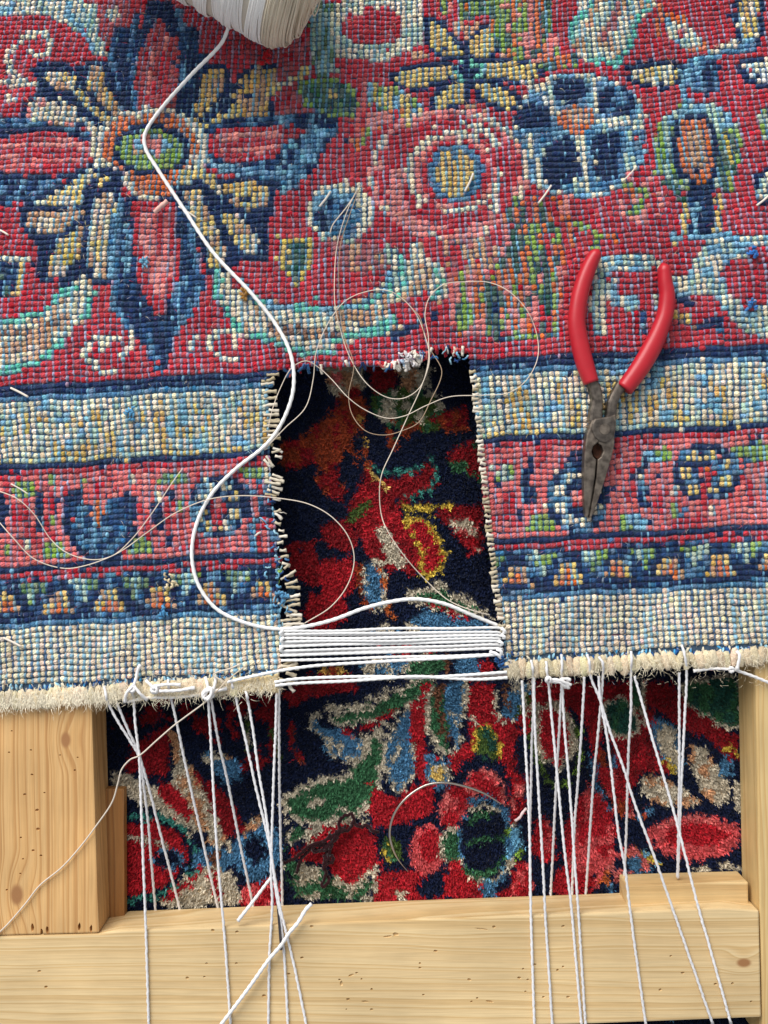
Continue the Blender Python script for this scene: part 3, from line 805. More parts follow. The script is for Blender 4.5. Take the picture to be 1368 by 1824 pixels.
def tube(pts, r, ns=8, step=.0008, lobes=2, depth=.16, pitch=.005, taper=(1, 1), fuzz=0., rfun=None):
    c = catmull(pts, step); n = len(c)
    if fuzz: c = c+rng.normal(0, fuzz, c.shape)
    T = np.gradient(c, axis=0); T /= np.linalg.norm(T, axis=1)[:, None]+1e-12
    up = np.tile([0, 0, 1.], (n, 1)); A = np.cross(T, up); bad = np.linalg.norm(A, axis=1) < .1
    A[bad] = np.cross(T[bad], [1, 0, 0]); A /= np.linalg.norm(A, axis=1)[:, None]; B = np.cross(A, T)
    s = np.concatenate([[0], np.cumsum(np.linalg.norm(np.diff(c, axis=0), axis=1))])
    th = np.linspace(0, 2*np.pi, ns, endpoint=False)
    rr = r*(1+depth*np.cos(lobes*(th[None]-2*np.pi*s[:, None]/pitch/ max(lobes, 1)*1.0)))
    u = s/s[-1]; rad = np.ones(n)
    if taper != (1, 1): rad = taper[0]*(1-u)+taper[1]*u
    if rfun is not None: rad = rfun(u)
    rr = rr*rad[:, None]
    V = c[:, None, :]+A[:, None, :]*(rr*np.cos(th))[..., None]+B[:, None, :]*(rr*np.sin(th))[..., None]
    V = V.reshape(-1, 3)
    i = np.arange(n-1)[:, None]*ns; j = np.arange(ns)[None]
    F = np.stack([i+j, i+(j+1) % ns, i+ns+(j+1) % ns, i+ns+j], -1).reshape(-1, 4)
    V = np.vstack([V, c[0], c[-1]]); k = n*ns
    cap = [(k, (j0+1) % ns, j0) for j0 in range(ns)]+[(k+1, (n-1)*ns+j0, (n-1)*ns+(j0+1) % ns) for j0 in range(ns)]
    return V, F, np.array(cap)
def pix(pl, z=None):
    """[x,y,x,y..] with constant z, or [x,y,z,...] (z in mm above the ground) when z is None"""
    if z is None:
        a = np.array(pl, float).reshape(-1, 3); return [P(x, y, zz/1000) for x, y, zz in a]
    a = np.array(pl, float).reshape(-1, 2); return [P(x, y, z) for x, y in a]
def tmesh(name, pts, r, mat, col, **kw):
    V, F, cap = tube(pts, r, **kw)
    cc = np.tile(lin(col), (len(V), 1))
    return raw_mesh(name, V, [F, cap], mat, cc)
def join_meshes(name, parts, mat, smooth=True):
    V = []; F4 = []; F3 = []; Cc = []; o = 0
    for v, fs, c in parts:
        V.append(v)
        for f in fs:
            f = np.asarray(f); (F4 if f.shape[1] == 4 else F3).append(f+o)
        Cc.append(np.tile(c, (len(v), 1)) if np.ndim(c) == 1 else c); o += len(v)
    Fs = ([np.vstack(F4)] if F4 else [])+([np.vstack(F3)] if F3 else [])
    return raw_mesh(name, np.vstack(V), Fs, mat, np.vstack(Cc), smooth)

ZT = ZR*1000            # rug top in mm
WHITE = (238, 234, 232); CREAM = (226, 214, 188)
# selvedge: overcast wool wraps along the lower edge, each its own part
def wrap_template():
    nu, nv = 10, 12; v = []; f = []
    for i in range(nu+1):
        a = math.pi*i/nu-math.pi/2
        for j in range(nv):
            t = 2*math.pi*j/nv; g = 1+.10*math.cos(5*t)
            ca = max(.0, math.cos(a))**.6
            v.append((ca*math.cos(t)*g, math.sin(a), ca*math.sin(t)*g))
    for i in range(nu):
        for j in range(nv):
            f.append((i*nv+j, i*nv+(j+1) % nv, (i+1)*nv+(j+1) % nv, (i+1)*nv+j))
    return np.array(v), np.array(f)
WT, WTF = wrap_template()
xs = np.concatenate([np.arange(-180, 494, 12.2), np.arange(906, 1560, 12.2)])
for x in xs:
    fl = x < 205
    y = 1246-float(g_bot(x))+rng.normal(0, 1.2)+(2 if fl else 0)
    p0 = P(x, y); rx = rng.uniform(5.6, 10.)*PX; ry = (rng.uniform(15, 19) if fl else rng.uniform(14.5, 18))*PX; rz = rng.uniform(5, 9)*PX
    ang = rng.normal(.10 if not fl else -.05, .2)
    tone = np.array(lin((218, 200, 168)))*math.exp(rng.normal(0, .13))*np.exp(rng.normal(0, .03, 3))
    if 420 < x < 500: tone = lin((220, 196, 148))
    v_, f_, c_ = stamp(WT, WTF, np.array([[p0[0], p0[1], ZF+.0012]]), np.array([rx]), np.array([ry]), np.array([rz]), np.array([ang]), tone[None], .07)
    child('selvedge_stitch', raw_mesh('selvedge_stitch', v_, f_, M_wool, c_), rug)
# hair on the selvedge
def hairs(n_, xf, yf, z0, lng, width, colf, lean, spread, rise=.6, seg=3):
    """thin curved blades; returns V,F,C"""
    x = xf(n_); y = yf(x); p0 = PA(x, y, np.full(len(x), ZR)); p0[:, 2] = z0
    a = lean+rng.normal(0, spread, len(x)); L = lng*np.exp(rng.normal(0, .35, len(x)))
    d = np.stack([np.cos(a), np.sin(a)], -1); w = np.stack([-d[:, 1], d[:, 0]], -1)*width
    cur = rng.normal(0, .35, len(x)); V = []
    for k in range(seg+1):
        u = k/seg; off = d*(L*u)[:, None]+np.stack([-d[:, 1], d[:, 0]], -1)*(L*cur*u*u)[:, None]
        zz = p0[:, 2]+L*rise*(u-u*u)*1.3
        ww_ = w*(1-u*.8)
        V.append(np.concatenate([p0[:, :2]+off+ww_, zz[:, None]], 1)); V.append(np.concatenate([p0[:, :2]+off-ww_, zz[:, None]], 1))
    V = np.stack(V, 1); m_ = V.shape[1]; f = np.array([(2*k, 2*k+1, 2*k+3, 2*k+2) for k in range(seg)])
    F = (f[None]+np.arange(len(x))[:, None, None]*m_).reshape(-1, 4)
    return V.reshape(-1, 3), F, np.repeat(colf(len(x)), m_, 0)
cw = lambda n_: np.array(lin((232, 220, 194)))[None]*np.exp(rng.normal(0, .16, (n_, 1)))
parts = []
v, f, c = hairs(2600, lambda n_: rng.uniform(-170, 208, n_), lambda x: 1246-g_bot(x)+rng.normal(1, 9, len(x)), ZF+.0034, 8*PX, .45*PX, cw, -math.pi/2, .3, .1); parts.append((v, [f], c))
v, f, c = hairs(1200, lambda n_: rng.uniform(200, 500, n_), lambda x: 1246-g_bot(x)+rng.normal(0, 10, len(x)), ZF+.0034, 10*PX, .4*PX, cw, -math.pi/2, .8, .3); parts.append((v, [f], c))
v, f, c = hairs(1200, lambda n_: rng.uniform(905, 1540, n_), lambda x: 1246-g_bot(x)+rng.normal(0, 9, len(x)), ZF+.0033, 8*PX, .4*PX, cw, -math.pi/2, 1.0, .3); parts.append((v, [f], c))
child('selvedge_fluff', join_meshes('selvedge_fluff', parts, M_wool), rug, kind='stuff')
# a little loose fluff over the whole back
fc = np.array([lin((230, 215, 190)), lin((120, 170, 200)), lin((200, 60, 70)), lin((200, 190, 200))])
fl_ = {}
def fy_(x): fl_['x'] = x; fl_['y'] = rng.uniform(-20, 1225, len(x)); return fl_['y']
def fcol(n_):
    c = PC[TOP.at(fl_['x'], fl_['y'])]*1.15+.02; k = rng.random((n_, 1)); return np.where(k < .16, fc[rng.integers(0, 4, n_)], c)
v, f, c = hairs(15000, lambda n_: rng.uniform(-20, 1390, n_), fy_, ZF+5.0*PX, 7*PX, .26*PX, fcol, 0, 3, .35)
okh = ~in_hole(fl_['x'], fl_['y']); f = f[np.repeat(okh, 3)]
child('loose_fluff', raw_mesh('loose_fluff', v, f, M_wool, c), rug, kind='stuff')
# cut warp ends standing out along the hole
def stub(x0, y0, x1, y1, r=2.7, z0=None, z1=None, col=None, name='warp_end'):
    z0 = ZT-1.2 if z0 is None else z0; z1 = ZT-1.6+rng.normal(0, .5) if z1 is None else z1
    mid = [(x0+x1)/2+rng.normal(0, .8), (y0+y1)/2+rng.normal(0, 1.0), (z0+z1)/2+.3]
    col = col if col is not None else tuple(np.array([230, 220, 206])-rng.uniform(0, 60)*np.array([1, 1.1, 1.4]))
    me = tmesh(name, pix([x0, y0, z0, *mid, x1, y1, z1]), r*PX, M_cotton, col, ns=8, pitch=.0032, depth=.2, rfun=lambda u: .85+.3*u**3)
    child(name, me, rug)
for y, a, b in ((668, 478, 497), (678, 469, 489), (686, 468, 488), (700, 472, 493), (711, 472, 494), (724, 472, 494), (732, 482, 497), (738, 473, 497), (749, 474, 498),
                (753, 480, 499), (760, 472, 495), (770, 470, 494), (776, 480, 498), (781, 469, 500)):
    stub(a-3, y+rng.normal(0, 1), b, y-2+rng.normal(0, 1.5), rng.uniform(2.4, 3.2))
for q in ((476, 791, 486, 793), (486, 798, 503, 806), (470, 800, 478, 797), (474, 812, 487, 832), (470, 818, 482, 832), (490, 812, 502, 815), (484, 806, 500, 801),
          (472, 858, 500, 862), (480, 851, 506, 858), (478, 865, 503, 872), (476, 872, 497, 880), (472, 880, 492, 884), (485, 845, 503, 852),
          (488, 912, 500, 908), (490, 914, 502, 925), (497, 956, 512, 955), (500, 993, 514, 991), (502, 1003, 516, 1008), (506, 1013, 515, 1006), (500, 1032, 527, 1016),
          (506, 1028, 522, 1024), (508, 1041, 530, 1034), (510, 1046, 535, 1047), (505, 1064, 535, 1059), (506, 1072, 534, 1068), (512, 1081, 535, 1076),
          (495, 1074, 529, 1091), (510, 1096, 538, 1096), (508, 1092, 520, 1100), (500, 1106, 538, 1102), (502, 1112, 542, 1112), (504, 1117, 536, 1108),
          (486, 888, 500, 890), (490, 930, 500, 934), (494, 968, 504, 966), (496, 944, 506, 946), (498, 980, 510, 980)):
    stub(*q, r=rng.uniform(2.3, 3.1))
yy = 661.
while yy < 1128:
    xr = float(hole_r(yy)); ln_ = rng.uniform(7, 12)
    stub(xr+6, yy+rng.normal(0, .8), xr-ln_+5, yy+rng.normal(0, 2), rng.uniform(2.8, 3.9), z1=ZT-1+rng.normal(0, .5)); yy += rng.uniform(7.2, 9.5)
for q in ((500, 1186, 530, 1180), (505, 1192, 533, 1190), (510, 1198, 528, 1204), (500, 1210, 530, 1219), (512, 1214, 524, 1232), (506, 1184, 522, 1176)):
    stub(*q, r=rng.uniform(3, 4.2))
parts = []      # broken knots and yarn ends hanging along the torn top edge
for k in range(58):
    x = rng.uniform(500, 836); y = float(hole_t(x))-2; white = 700 < x < 760
    if 560 < x < 690 and k % 2: continue
    a = rng.normal(1.57, .6); L = rng.uniform(5, 13)*(1.3 if white else 1); z_ = ZT-rng.uniform(.6, 1.8)
    V, F, cap = tube(pix([x-L*.4*math.cos(a), y-5, z_+.6, x, y, z_+.6, x+L*math.cos(a), y+L*math.sin(a), z_-rng.uniform(0, 2)]), rng.uniform(1.6, 3.2)*PX, ns=7, step=.0006, pitch=.003, depth=.2, fuzz=.00012)
    cc = [(230, 220, 205), (224, 214, 204), (170, 190, 210)][rng.integers(0, 3)] if white else [(176, 34, 48), (150, 26, 38), (206, 100, 96), (60, 104, 150), (226, 214, 196), (28, 48, 88)][rng.integers(0, 6)]
    parts.append((V, [F, cap], lin(cc)))
child('torn_knots', join_meshes('torn_knots', parts, M_wool), rug, kind='stuff')
# blue and coloured frayed weft by the hole
parts = []
for _ in range(70):
    side = rng.random() < .75
    y = rng.uniform(880, 1110) if side else rng.uniform(1140, 1190); x = float(hole_l(y))+rng.normal(-3, 9) if side else float(hole_r(y))+rng.normal(2, 6)
    if _ % 5 == 0: y = rng.uniform(628, 648); x = rng.uniform(715, 835)
    a = rng.uniform(0, 6.28); L = rng.uniform(6, 15)
    z_ = ZT-rng.uniform(0, 1.5)
    pts = pix([x, y, z_, x+L*.5*math.cos(a)+rng.normal(0, 2), y+L*.5*math.sin(a)+rng.normal(0, 2), z_+.6, x+L*math.cos(a), y+L*math.sin(a), z_-.6])
    V, F, cap = tube(pts, rng.uniform(.9, 2.0)*PX, ns=5, step=.0009, lobes=0, depth=0, fuzz=.0002)
    cc = lin([(66, 116, 160), (120, 175, 205), (34, 66, 120), (150, 190, 205), (210, 200, 190)][rng.integers(0, 5)])
    parts.append((V, [F, cap], cc))
child('frayed_weft', join_meshes('frayed_weft', parts, M_weft), rug, kind='stuff')

# ------------------------------------------------------------------ the lower rug, pile side up
LOW = Paint(-100, 500, 1500, 1960, 'N')
for _ in range(260):
    x, y = rng.uniform(-100, 1500), rng.uniform(500, 1960)
    LOW.e(rng.choice(['r', 'N', 'R', 'n', 'B', 'q', 'c', 'b']), x, y, rng.uniform(12, 45), rng.uniform(10, 35), rng.uniform(0, 180))
LOW.run("""
p N 470 560 920 560 920 1260 470 1260
p N 180 1180 1350 1180 1350 1680 180 1680
# seen through the hole
p Cwk 575 640 640 645 654 690 620 716 590 700
p r 654 640 710 640 704 690 664 700
p wC 706 650 770 650 766 690 720 690
p rO 500 790 540 775 590 735 606 700 640 690 656 720 640 770 614 800 600 850 620 880 596 892 560 860 566 820 520 838 500 830
l O 8 606 740 622 800 650 830
l Og 6 640 740 650 800 660 850 690 890
p qCd 660 700 720 690 780 700 800 740 780 770 730 770 690 760 664 740
e C 690 720 14 8
l OO 14 720 770 742 756 
l O 12 690 765 700 800
p rO 760 745 830 720 838 770 800 770
p r 650 830 664 860 700 850 750 836 766 816 772 836 764 870 740 886 690 886 720 900 700 930 650 920 634 880
l t 8 664 830 680 842 720 842 750 832
l t 7 768 814 780 836 772 862 752 880 726 884
l y 6 655 836 690 870
p rqr 806 800 846 780 858 800 862 860 840 850 812 842 800 820
p r 700 890 760 896 800 902 860 896 864 960 850 990 820 960 790 930 760 900
p rR 610 900 650 870 690 900 720 920 736 960 760 1000 740 1026 700 1020 664 1000 650 980 640 950
l d 15 656 894 630 916 606 948
p r 566 936 620 920 640 960 620 986 580 968
l Y 10 714 898 738 906 776 904 806 900
P R Y 11 727 922 752 928 778 958 788 990 782 1010 762 1022 752 1010 760 988 744 960
p C 668 934 684 936 700 962 716 984 728 1006 712 1014 692 1000 684 980 674 958
p CCk 798 926 836 924 850 940 856 986 838 974 820 956
p R 818 950 850 958 856 980 830 976
p r 508 968 560 966 568 1000 600 990 640 1010 632 1050 600 1046 560 1044 520 1020
p R 560 1010 625 990 640 1016 620 1060 576 1056
p R 548 1060 600 1046 624 1080 606 1112 560 1130 546 1100
e bN 530 1060 22 26
P bb C 8 652 1006 672 1004 684 1040 680 1080 660 1084 648 1050
l O 8 642 1010 640 1050 658 1086
l o 8 674 1012 688 1050 690 1092 702 1096
p C 722 1046 752 1052 778 1034 790 1030 800 1052 830 1058 862 1080 880 1100 800 1094 760 1080 726 1072
p q 736 1056 770 1054 790 1044 812 1070 850 1084 830 1092 780 1076 744 1068
l R 9 758 1076 772 1078
l R 10 788 1084 806 1088
l R 10 812 1096 838 1106
p bb 728 1100 760 1086 800 1098 860 1104 880 1130 820 1140 760 1136 730 1120
p bC 660 1120 690 1108 716 1124 700 1136 664 1134
p Cq 720 1110 740 1106 760 1130 730 1136
p NR 660 1150 730 1145 790 1160 780 1176 700 1172
p bbC 640 1180 690 1166 730 1172 730 1200 700 1206 650 1200
p Cq 724 1176 760 1160 780 1172 796 1190 770 1204 730 1206
l q 20 735 1200 790 1180
l B 10 798 1168 796 1200
p b 806 1176 850 1168 856 1196 810 1204
p R 850 1180 872 1174 880 1200 852 1210
e Og 593 1194 26 9
p r 560 1200 640 1206 640 1230 560 1240 520 1262 500 1236
# big green leaves below the threads
P q C 10 742 1214 772 1210 764 1226 738 1246 716 1256 700 1268 652 1278 604 1290 592 1280 660 1264 690 1246
l C 10 556 1282 588 1262 650 1256 690 1226
l R 9 592 1310 640 1302
l R 9 648 1296 680 1280 700 1266
p b 556 1284 590 1296 640 1312 600 1330 590 1352 572 1320
p bC 590 1330 660 1306 680 1290 700 1280 690 1300 650 1330 640 1350 600 1350
l C 8 552 1276 560 1300 586 1320 596 1356
l CN 10 596 1360 640 1350
P q C 14 668 1311 682 1341 672 1374 668 1415 618 1462 560 1462 517 1449 510 1428 568 1398 618 1388 646 1356
e C 566 1428 16 7
l C 13 540 1462 566 1464
l C 8 610 1440 640 1456 666 1470
P bb C 9 690 1324 716 1282 730 1268 734 1330 736 1376 712 1410 694 1380
l C 7 714 1316 700 1360
p R 730 1256 758 1240 756 1320 770 1360 768 1390 744 1392 736 1340
p R 752 1218 772 1220 766 1240 752 1236
p q 762 1222 800 1216 796 1320 800 1338 776 1330 764 1300
l C 11 774 1216 760 1250 762 1300 786 1340 806 1344 814 1336 818 1310
l B 11 786 1220 778 1256 790 1300 796 1316
p b 794 1216 824 1212 830 1260 816 1300 816 1324 800 1310 794 1260
l C 9 830 1216 828 1260 816 1290
e C 804 1272 8 5
p R 832 1216 872 1214 884 1250 884 1280 862 1296 836 1300
p R 770 1340 800 1352 830 1320 840 1300 910 1270 908 1400 880 1370 840 1370 800 1380
P dD Y 9 852 1300 866 1292 884 1320 888 1346 868 1360 848 1338
l C 8 832 1276 848 1290
l C 8 884 1232 884 1270 898 1286
p b 892 1230 914 1226 920 1276 900 1280
l B 9 898 1222 904 1256
P N N 6 820 1366 850 1350 898 1366 912 1420 900 1460 860 1440 830 1420
p bbC 756 1344 774 1350 800 1356 806 1390 786 1408 762 1396
e y 780 1378 15 12
# red field and the round flower
p R 668 1396 692 1420 712 1420 744 1396 770 1392 776 1440 744 1470 690 1478 664 1472 654 1440
P RRp k 8 838 1380 866 1374 892 1396 898 1430 880 1440 862 1412 836 1400
p RRR 592 1470 640 1462 668 1492 676 1540 650 1560 626 1584 596 1562 580 1540 540 1534 512 1520 546 1506 548 1492
l R 8 556 1470 580 1490 
l C 9 506 1506 540 1490 560 1474
l C 9 540 1494 580 1470 600 1456
p qC 500 1548 520 1560 530 1600 660 1608 640 1580 600 1570 560 1545 520 1530
l q 22 520 1570 600 1590
l C 9 596 1562 624 1590 646 1566 664 1546
e C 536 1570 14 10
l q 16 640 1590 660 1570
l C 10 664 1550 668 1590 650 1612
l C 8 512 1484 548 1478
l q 14 510 1496 540 1478
p N 672 1476 740 1460 780 1462 790 1520 740 1560 690 1546 668 1510
e Yd 698 1514 18 24
l q 6 684 1500 700 1530
e p 762 1514 34 44
e R 766 1506 22 28
p Rp 786 1420 800 1400 834 1402 846 1430 820 1470 800 1486 784 1466
l k 8 796 1400 790 1450
l k 7 826 1400 850 1420
p R 670 1556 720 1548 760 1560 790 1600 780 1622 664 1622
e C 714 1598 12 12
p p 790 1540 820 1546 830 1590 800 1600
p R 800 1530 846 1500 852 1560 880 1600 820 1620 790 1590
e NN 768 1580 26 20
e C 808 1506 26 32
e q 808 1506 20 26
l R 9 836 1480 834 1520 818 1546
e lCb 870 1500 52 78
e N 866 1498 44 70
l q 11 834 1466 856 1452 876 1450
l q 9 832 1502 860 1496 896 1494
l q 11 830 1552 870 1560 900 1530
l C 8 840 1440 870 1436 896 1450
l b 10 836 1428 868 1420 896 1440 910 1470
l C 7 880 1570 906 1550 916 1520
p b 852 1580 890 1572 890 1600 860 1602
p Rr 890 1590 940 1560 940 1620 890 1620
e GC 914 1500 10 14
# right part
p RrR 908 1215 1060 1215 1080 1260 1070 1330 1090 1380 1066 1396 1050 1330 1000 1250 940 1400 908 1400
p bCd 908 1215 940 1215 950 1240 930 1280 908 1282
l CC 8 930 1236 940 1260
p NN 924 1310 950 1300 960 1380 924 1380
P RRR C 16 962 1264 990 1262 1014 1290 1018 1330 1000 1360 978 1352 962 1320
l d 10 946 1270 950 1330 976 1390 1000 1400
l Gd 10 1024 1280 1036 1330 1030 1390 1010 1400
p N 1000 1240 1050 1300 1060 1380 1040 1440 1010 1410 1044 1350 1020 1270
p Rr 1060 1215 1130 1215 1140 1250 1200 1300 1208 1340 1196 1380 1150 1370 1130 1400 1120 1460 1096 1430 1090 1340 1080 1260
P qD C 9 1082 1256 1110 1246 1130 1270 1134 1300 1110 1310 1086 1300
l q 13 1130 1215 1136 1260
l C 8 1146 1215 1148 1290
p r 1150 1215 1200 1215 1230 1260 1290 1300 1318 1310 1318 1360 1290 1344 1250 1310 1216 1296 1180 1270 1150 1250
P Dq C 8 1216 1222 1316 1204 1318 1292 1290 1290 1250 1266 1226 1250
P CC b 9 1172 1284 1200 1300 1212 1350 1210 1370 1186 1348 1168 1310
l Y 8 1184 1356 1200 1370
l Y 7 1290 1332 1316 1340
P CCw N 10 1228 1322 1262 1334 1296 1396 1300 1424 1282 1442 1250 1410 1228 1360
P CCw N 9 1144 1384 1168 1382 1222 1404 1250 1430 1214 1440 1180 1438 1146 1412
e b 1294 1366 16 20
P CC N 8 1306 1396 1330 1390 1330 1460 1308 1440
l O 16 1074 1348 1080 1390 1108 1440
l b 9 1056 1350 1064 1400 1090 1450
l b 7 1094 1350 1098 1400
p Rp 1050 1400 1076 1420 1100 1470 1090 1540 1040 1570 1010 1540 1010 1470 1030 1430
p kR 908 1382 932 1380 938 1440 920 1470 908 1460
p pR 952 1460 976 1454 990 1490 996 1530 970 1542 950 1516
p Rp 1066 1372 1096 1366 1110 1420 1090 1430
p lGb 900 1480 930 1470 936 1520 908 1530
p pR 916 1530 944 1540 956 1596 912 1600
e p 1238 1490 84 42
e R 1240 1488 56 20
l k 7 1176 1470 1230 1454 1280 1464
l Obk 12 1100 1440 1140 1460 1160 1440
l Yol 11 1120 1510 1150 1520 1170 1540
p koNb 1064 1570 1084 1530 1130 1510 1160 1540 1180 1600 1060 1620
l p 9 1062 1580 1080 1530 1120 1512
l C 12 1230 1560 1260 1548
l C 13 1286 1542 1316 1548
p R 980 1580 1000 1540 1060 1560 1040 1610 980 1612
# left part
p Nr 190 1210 500 1210 500 1300 430 1380 400 1340 330 1280 200 1300
p CCw 300 1300 318 1310 334 1360 372 1396 392 1460 408 1500 384 1516 362 1480 328 1440 304 1400 310 1350
p CC 200 1372 230 1378 276 1404 320 1440 360 1480 340 1486 290 1452 240 1422 200 1400
p R 280 1390 320 1410 350 1450 330 1460 300 1430 280 1416
p r 230 1330 300 1290 300 1380 260 1380 220 1370
p r 340 1370 384 1400 420 1440 440 1480 400 1490 380 1440
p b 364 1340 420 1350 434 1390 400 1400 384 1376
l Cw 12 364 1352 410 1350
l t 10 222 1456 280 1452 330 1480 350 1516 346 1550 318 1574 280 1596 220 1606
p R 222 1466 276 1462 320 1486 340 1520 310 1566 270 1590 222 1596
l C 9 226 1490 280 1500 320 1530 300 1550
e b 300 1530 30 18
e N 296 1530 24 13
e b 380 1530 34 22
e B 382 1530 14 10
p C 330 1560 380 1540 420 1560 430 1610 320 1620 280 1612
l R 10 300 1600 340 1570 360 1550
l R 12 380 1560 390 1600
l Cw 20 410 1510 440 1490 460 1460
p b 410 1500 470 1470 496 1480 496 1540 460 1570 420 1550
p N 430 1500 460 1490 480 1520 450 1540
p Rp 430 1580 500 1560 500 1620 430 1620
p rN 420 1220 490 1230 500 1340 460 1380 440 1300
l dC 10 446 1270 440 1330
l rO 9 520 1290 526 1340 540 1360
l d 9 486 1300 500 1350
""")
LPC = PC.copy(); LPC[IDX['N']] = lin((17, 26, 52)); LPC[IDX['n']] = lin((20, 36, 68)); LPC[IDX['b']] = lin((76, 122, 156)); LPC[IDX['q']] = lin((58, 104, 70)); LPC[IDX['O']] = lin((150, 62, 34)); LPC[IDX['o']] = lin((186, 96, 48)); LPC[IDX['p']] = lin((204, 84, 86)); LPC[IDX['k']] = lin((206, 108, 104)); LPC[IDX['t']] = lin((66, 140, 128)); LPC[IDX['C']] = lin((196, 184, 162)); LPC[IDX['c']] = lin((200, 190, 168)); LPC[IDX['R']] = lin((174, 32, 42)); LPC[IDX['r']] = lin((140, 24, 32))
low = empty('lower_rug', (0, 0, 0), label='thick pile rug with red, navy and green floral pattern lying under the wooden frame', category='rug')
def pile():
    parts = []
    regs = ((150, 560, 1400, 1690), (-40, 1790, 1420, 1930))
    xs_, ys_ = [], []
    for x0, y0, x1, y1 in regs:
        gx, gy = np.meshgrid(np.arange(x0, x1, 5.2), np.arange(y0, y1, 5.0)); xs_.append(gx.ravel()); ys_.append(gy.ravel())
    x = np.concatenate(xs_); y = np.concatenate(ys_); n_ = len(x)
    x = x+rng.normal(0, 1.4, n_); y = y+rng.normal(0, 1.4, n_)
    # ragged outlines of the pattern
    jx = rng.normal(0, 1.3, n_); jy = rng.normal(0, 2.0, n_)
    sx_, sy_ = np.floor((x+jx)/8.6)*8.6+4.3, np.floor((y+jy)/7.6)*7.6+3.8; ci = LOW.at(sx_, sy_); hsh = np.mod(np.sin(sx_*12.9898+sy_*78.233)*43758.5453, 1); ci = np.where(hsh < .04, LOW.at(sx_+34*(np.mod(hsh*97, 1)-.5), sy_+30*(np.mod(hsh*353, 1)-.5)), ci); col = LPC[ci]*1.06*np.exp(rng.normal(0, .2, (n_, 1)))
    lean = -1.9+1.1*np.sin(x*.011+1.3*np.sin(y*.009))+.6*np.sin(y*.017)
    zt = .0068; V = []; F = []; Cl = []; nb_ = 5
    base = PA(x, y, np.full(n_, zt)); 
    for b in range(nb_):
        o = rng.normal(0, 1.7*PX, (n_, 2)); a = lean+rng.normal(0, .85, n_); tilt = np.abs(rng.normal(.6, .3, n_))
        L = rng.uniform(.0018, .0030, n_); d = np.stack([np.cos(a), np.sin(a)], -1)
        wa = a+math.pi/2+rng.normal(0, .5, n_); w = np.stack([np.cos(wa), np.sin(wa)], -1)*(rng.uniform(1.2, 2.2, n_)*PX)[:, None]
        c0 = base[:, :2]+o; hz_ = np.cos(np.clip(tilt, 0, 1.45))*L; hx = np.sin(np.clip(tilt, 0, 1.45))*L
        z0 = zt-.0022+rng.normal(0, .0003, n_)
        p = [np.c_[c0-d*hx[:, None]*.3+w, z0-.001], np.c_[c0-d*hx[:, None]*.3-w, z0-.001],
             np.c_[c0+d*hx[:, None]*.35+w*.8, z0+hz_*.6], np.c_[c0+d*hx[:, None]*.35-w*.8, z0+hz_*.6],
             np.c_[c0+d*hx[:, None], z0+hz_]]
        v = np.stack(p, 1); k0 = b*n_*5
        V.append(v.reshape(-1, 3)); off = k0+np.arange(n_)[:, None]*5
        F.append(np.concatenate([off+[0, 1, 3], off+[0, 3, 2], off+[2, 3, 4]], 0))
        cb = col*np.exp(rng.normal(0, .14, (n_, 1)))
        cv = np.repeat(cb, 5, 0); Cl.append(cv)
    return raw_mesh('pile', np.vstack(V), np.vstack(F), M_pile, np.vstack(Cl), True)
child('pile', pile(), low, kind='stuff')
def backing():
    gx, gy = np.meshgrid(np.arange(-190, 1560, 6.), np.arange(-160, 2000, 6.)); p = PA(gx, gy, np.full(gx.shape, .0047))
    h, w = gx.shape; ids = np.arange(h*w).reshape(h, w)
    F = np.stack([ids[:-1, :-1], ids[1:, :-1], ids[1:, 1:], ids[:-1, 1:]], -1).reshape(-1, 4)
    p = p.reshape(-1, 3); p[:, 2] += rng.normal(0, .0003, len(p))
    return raw_mesh('backing', p, F, M_pile, LPC[LOW.at(gx.ravel(), gy.ravel())])
bk = child('backing', backing(), low); so = bk.modifiers.new('thick', 'SOLIDIFY'); so.thickness = .004; so.offset = -1
flm = plain('floor_boards', (120, 96, 74), .6, noise=.15, scale=30)
fl = raw_mesh('floor', np.array([[-1.5, -1.5, 0], [1.5, -1.5, 0], [1.5, 1.5, 0], [-1.5, 1.5, 0.]]), np.array([[0, 1, 2, 3]]), flm, None, False)
obj('floor', fl, None, kind='structure')

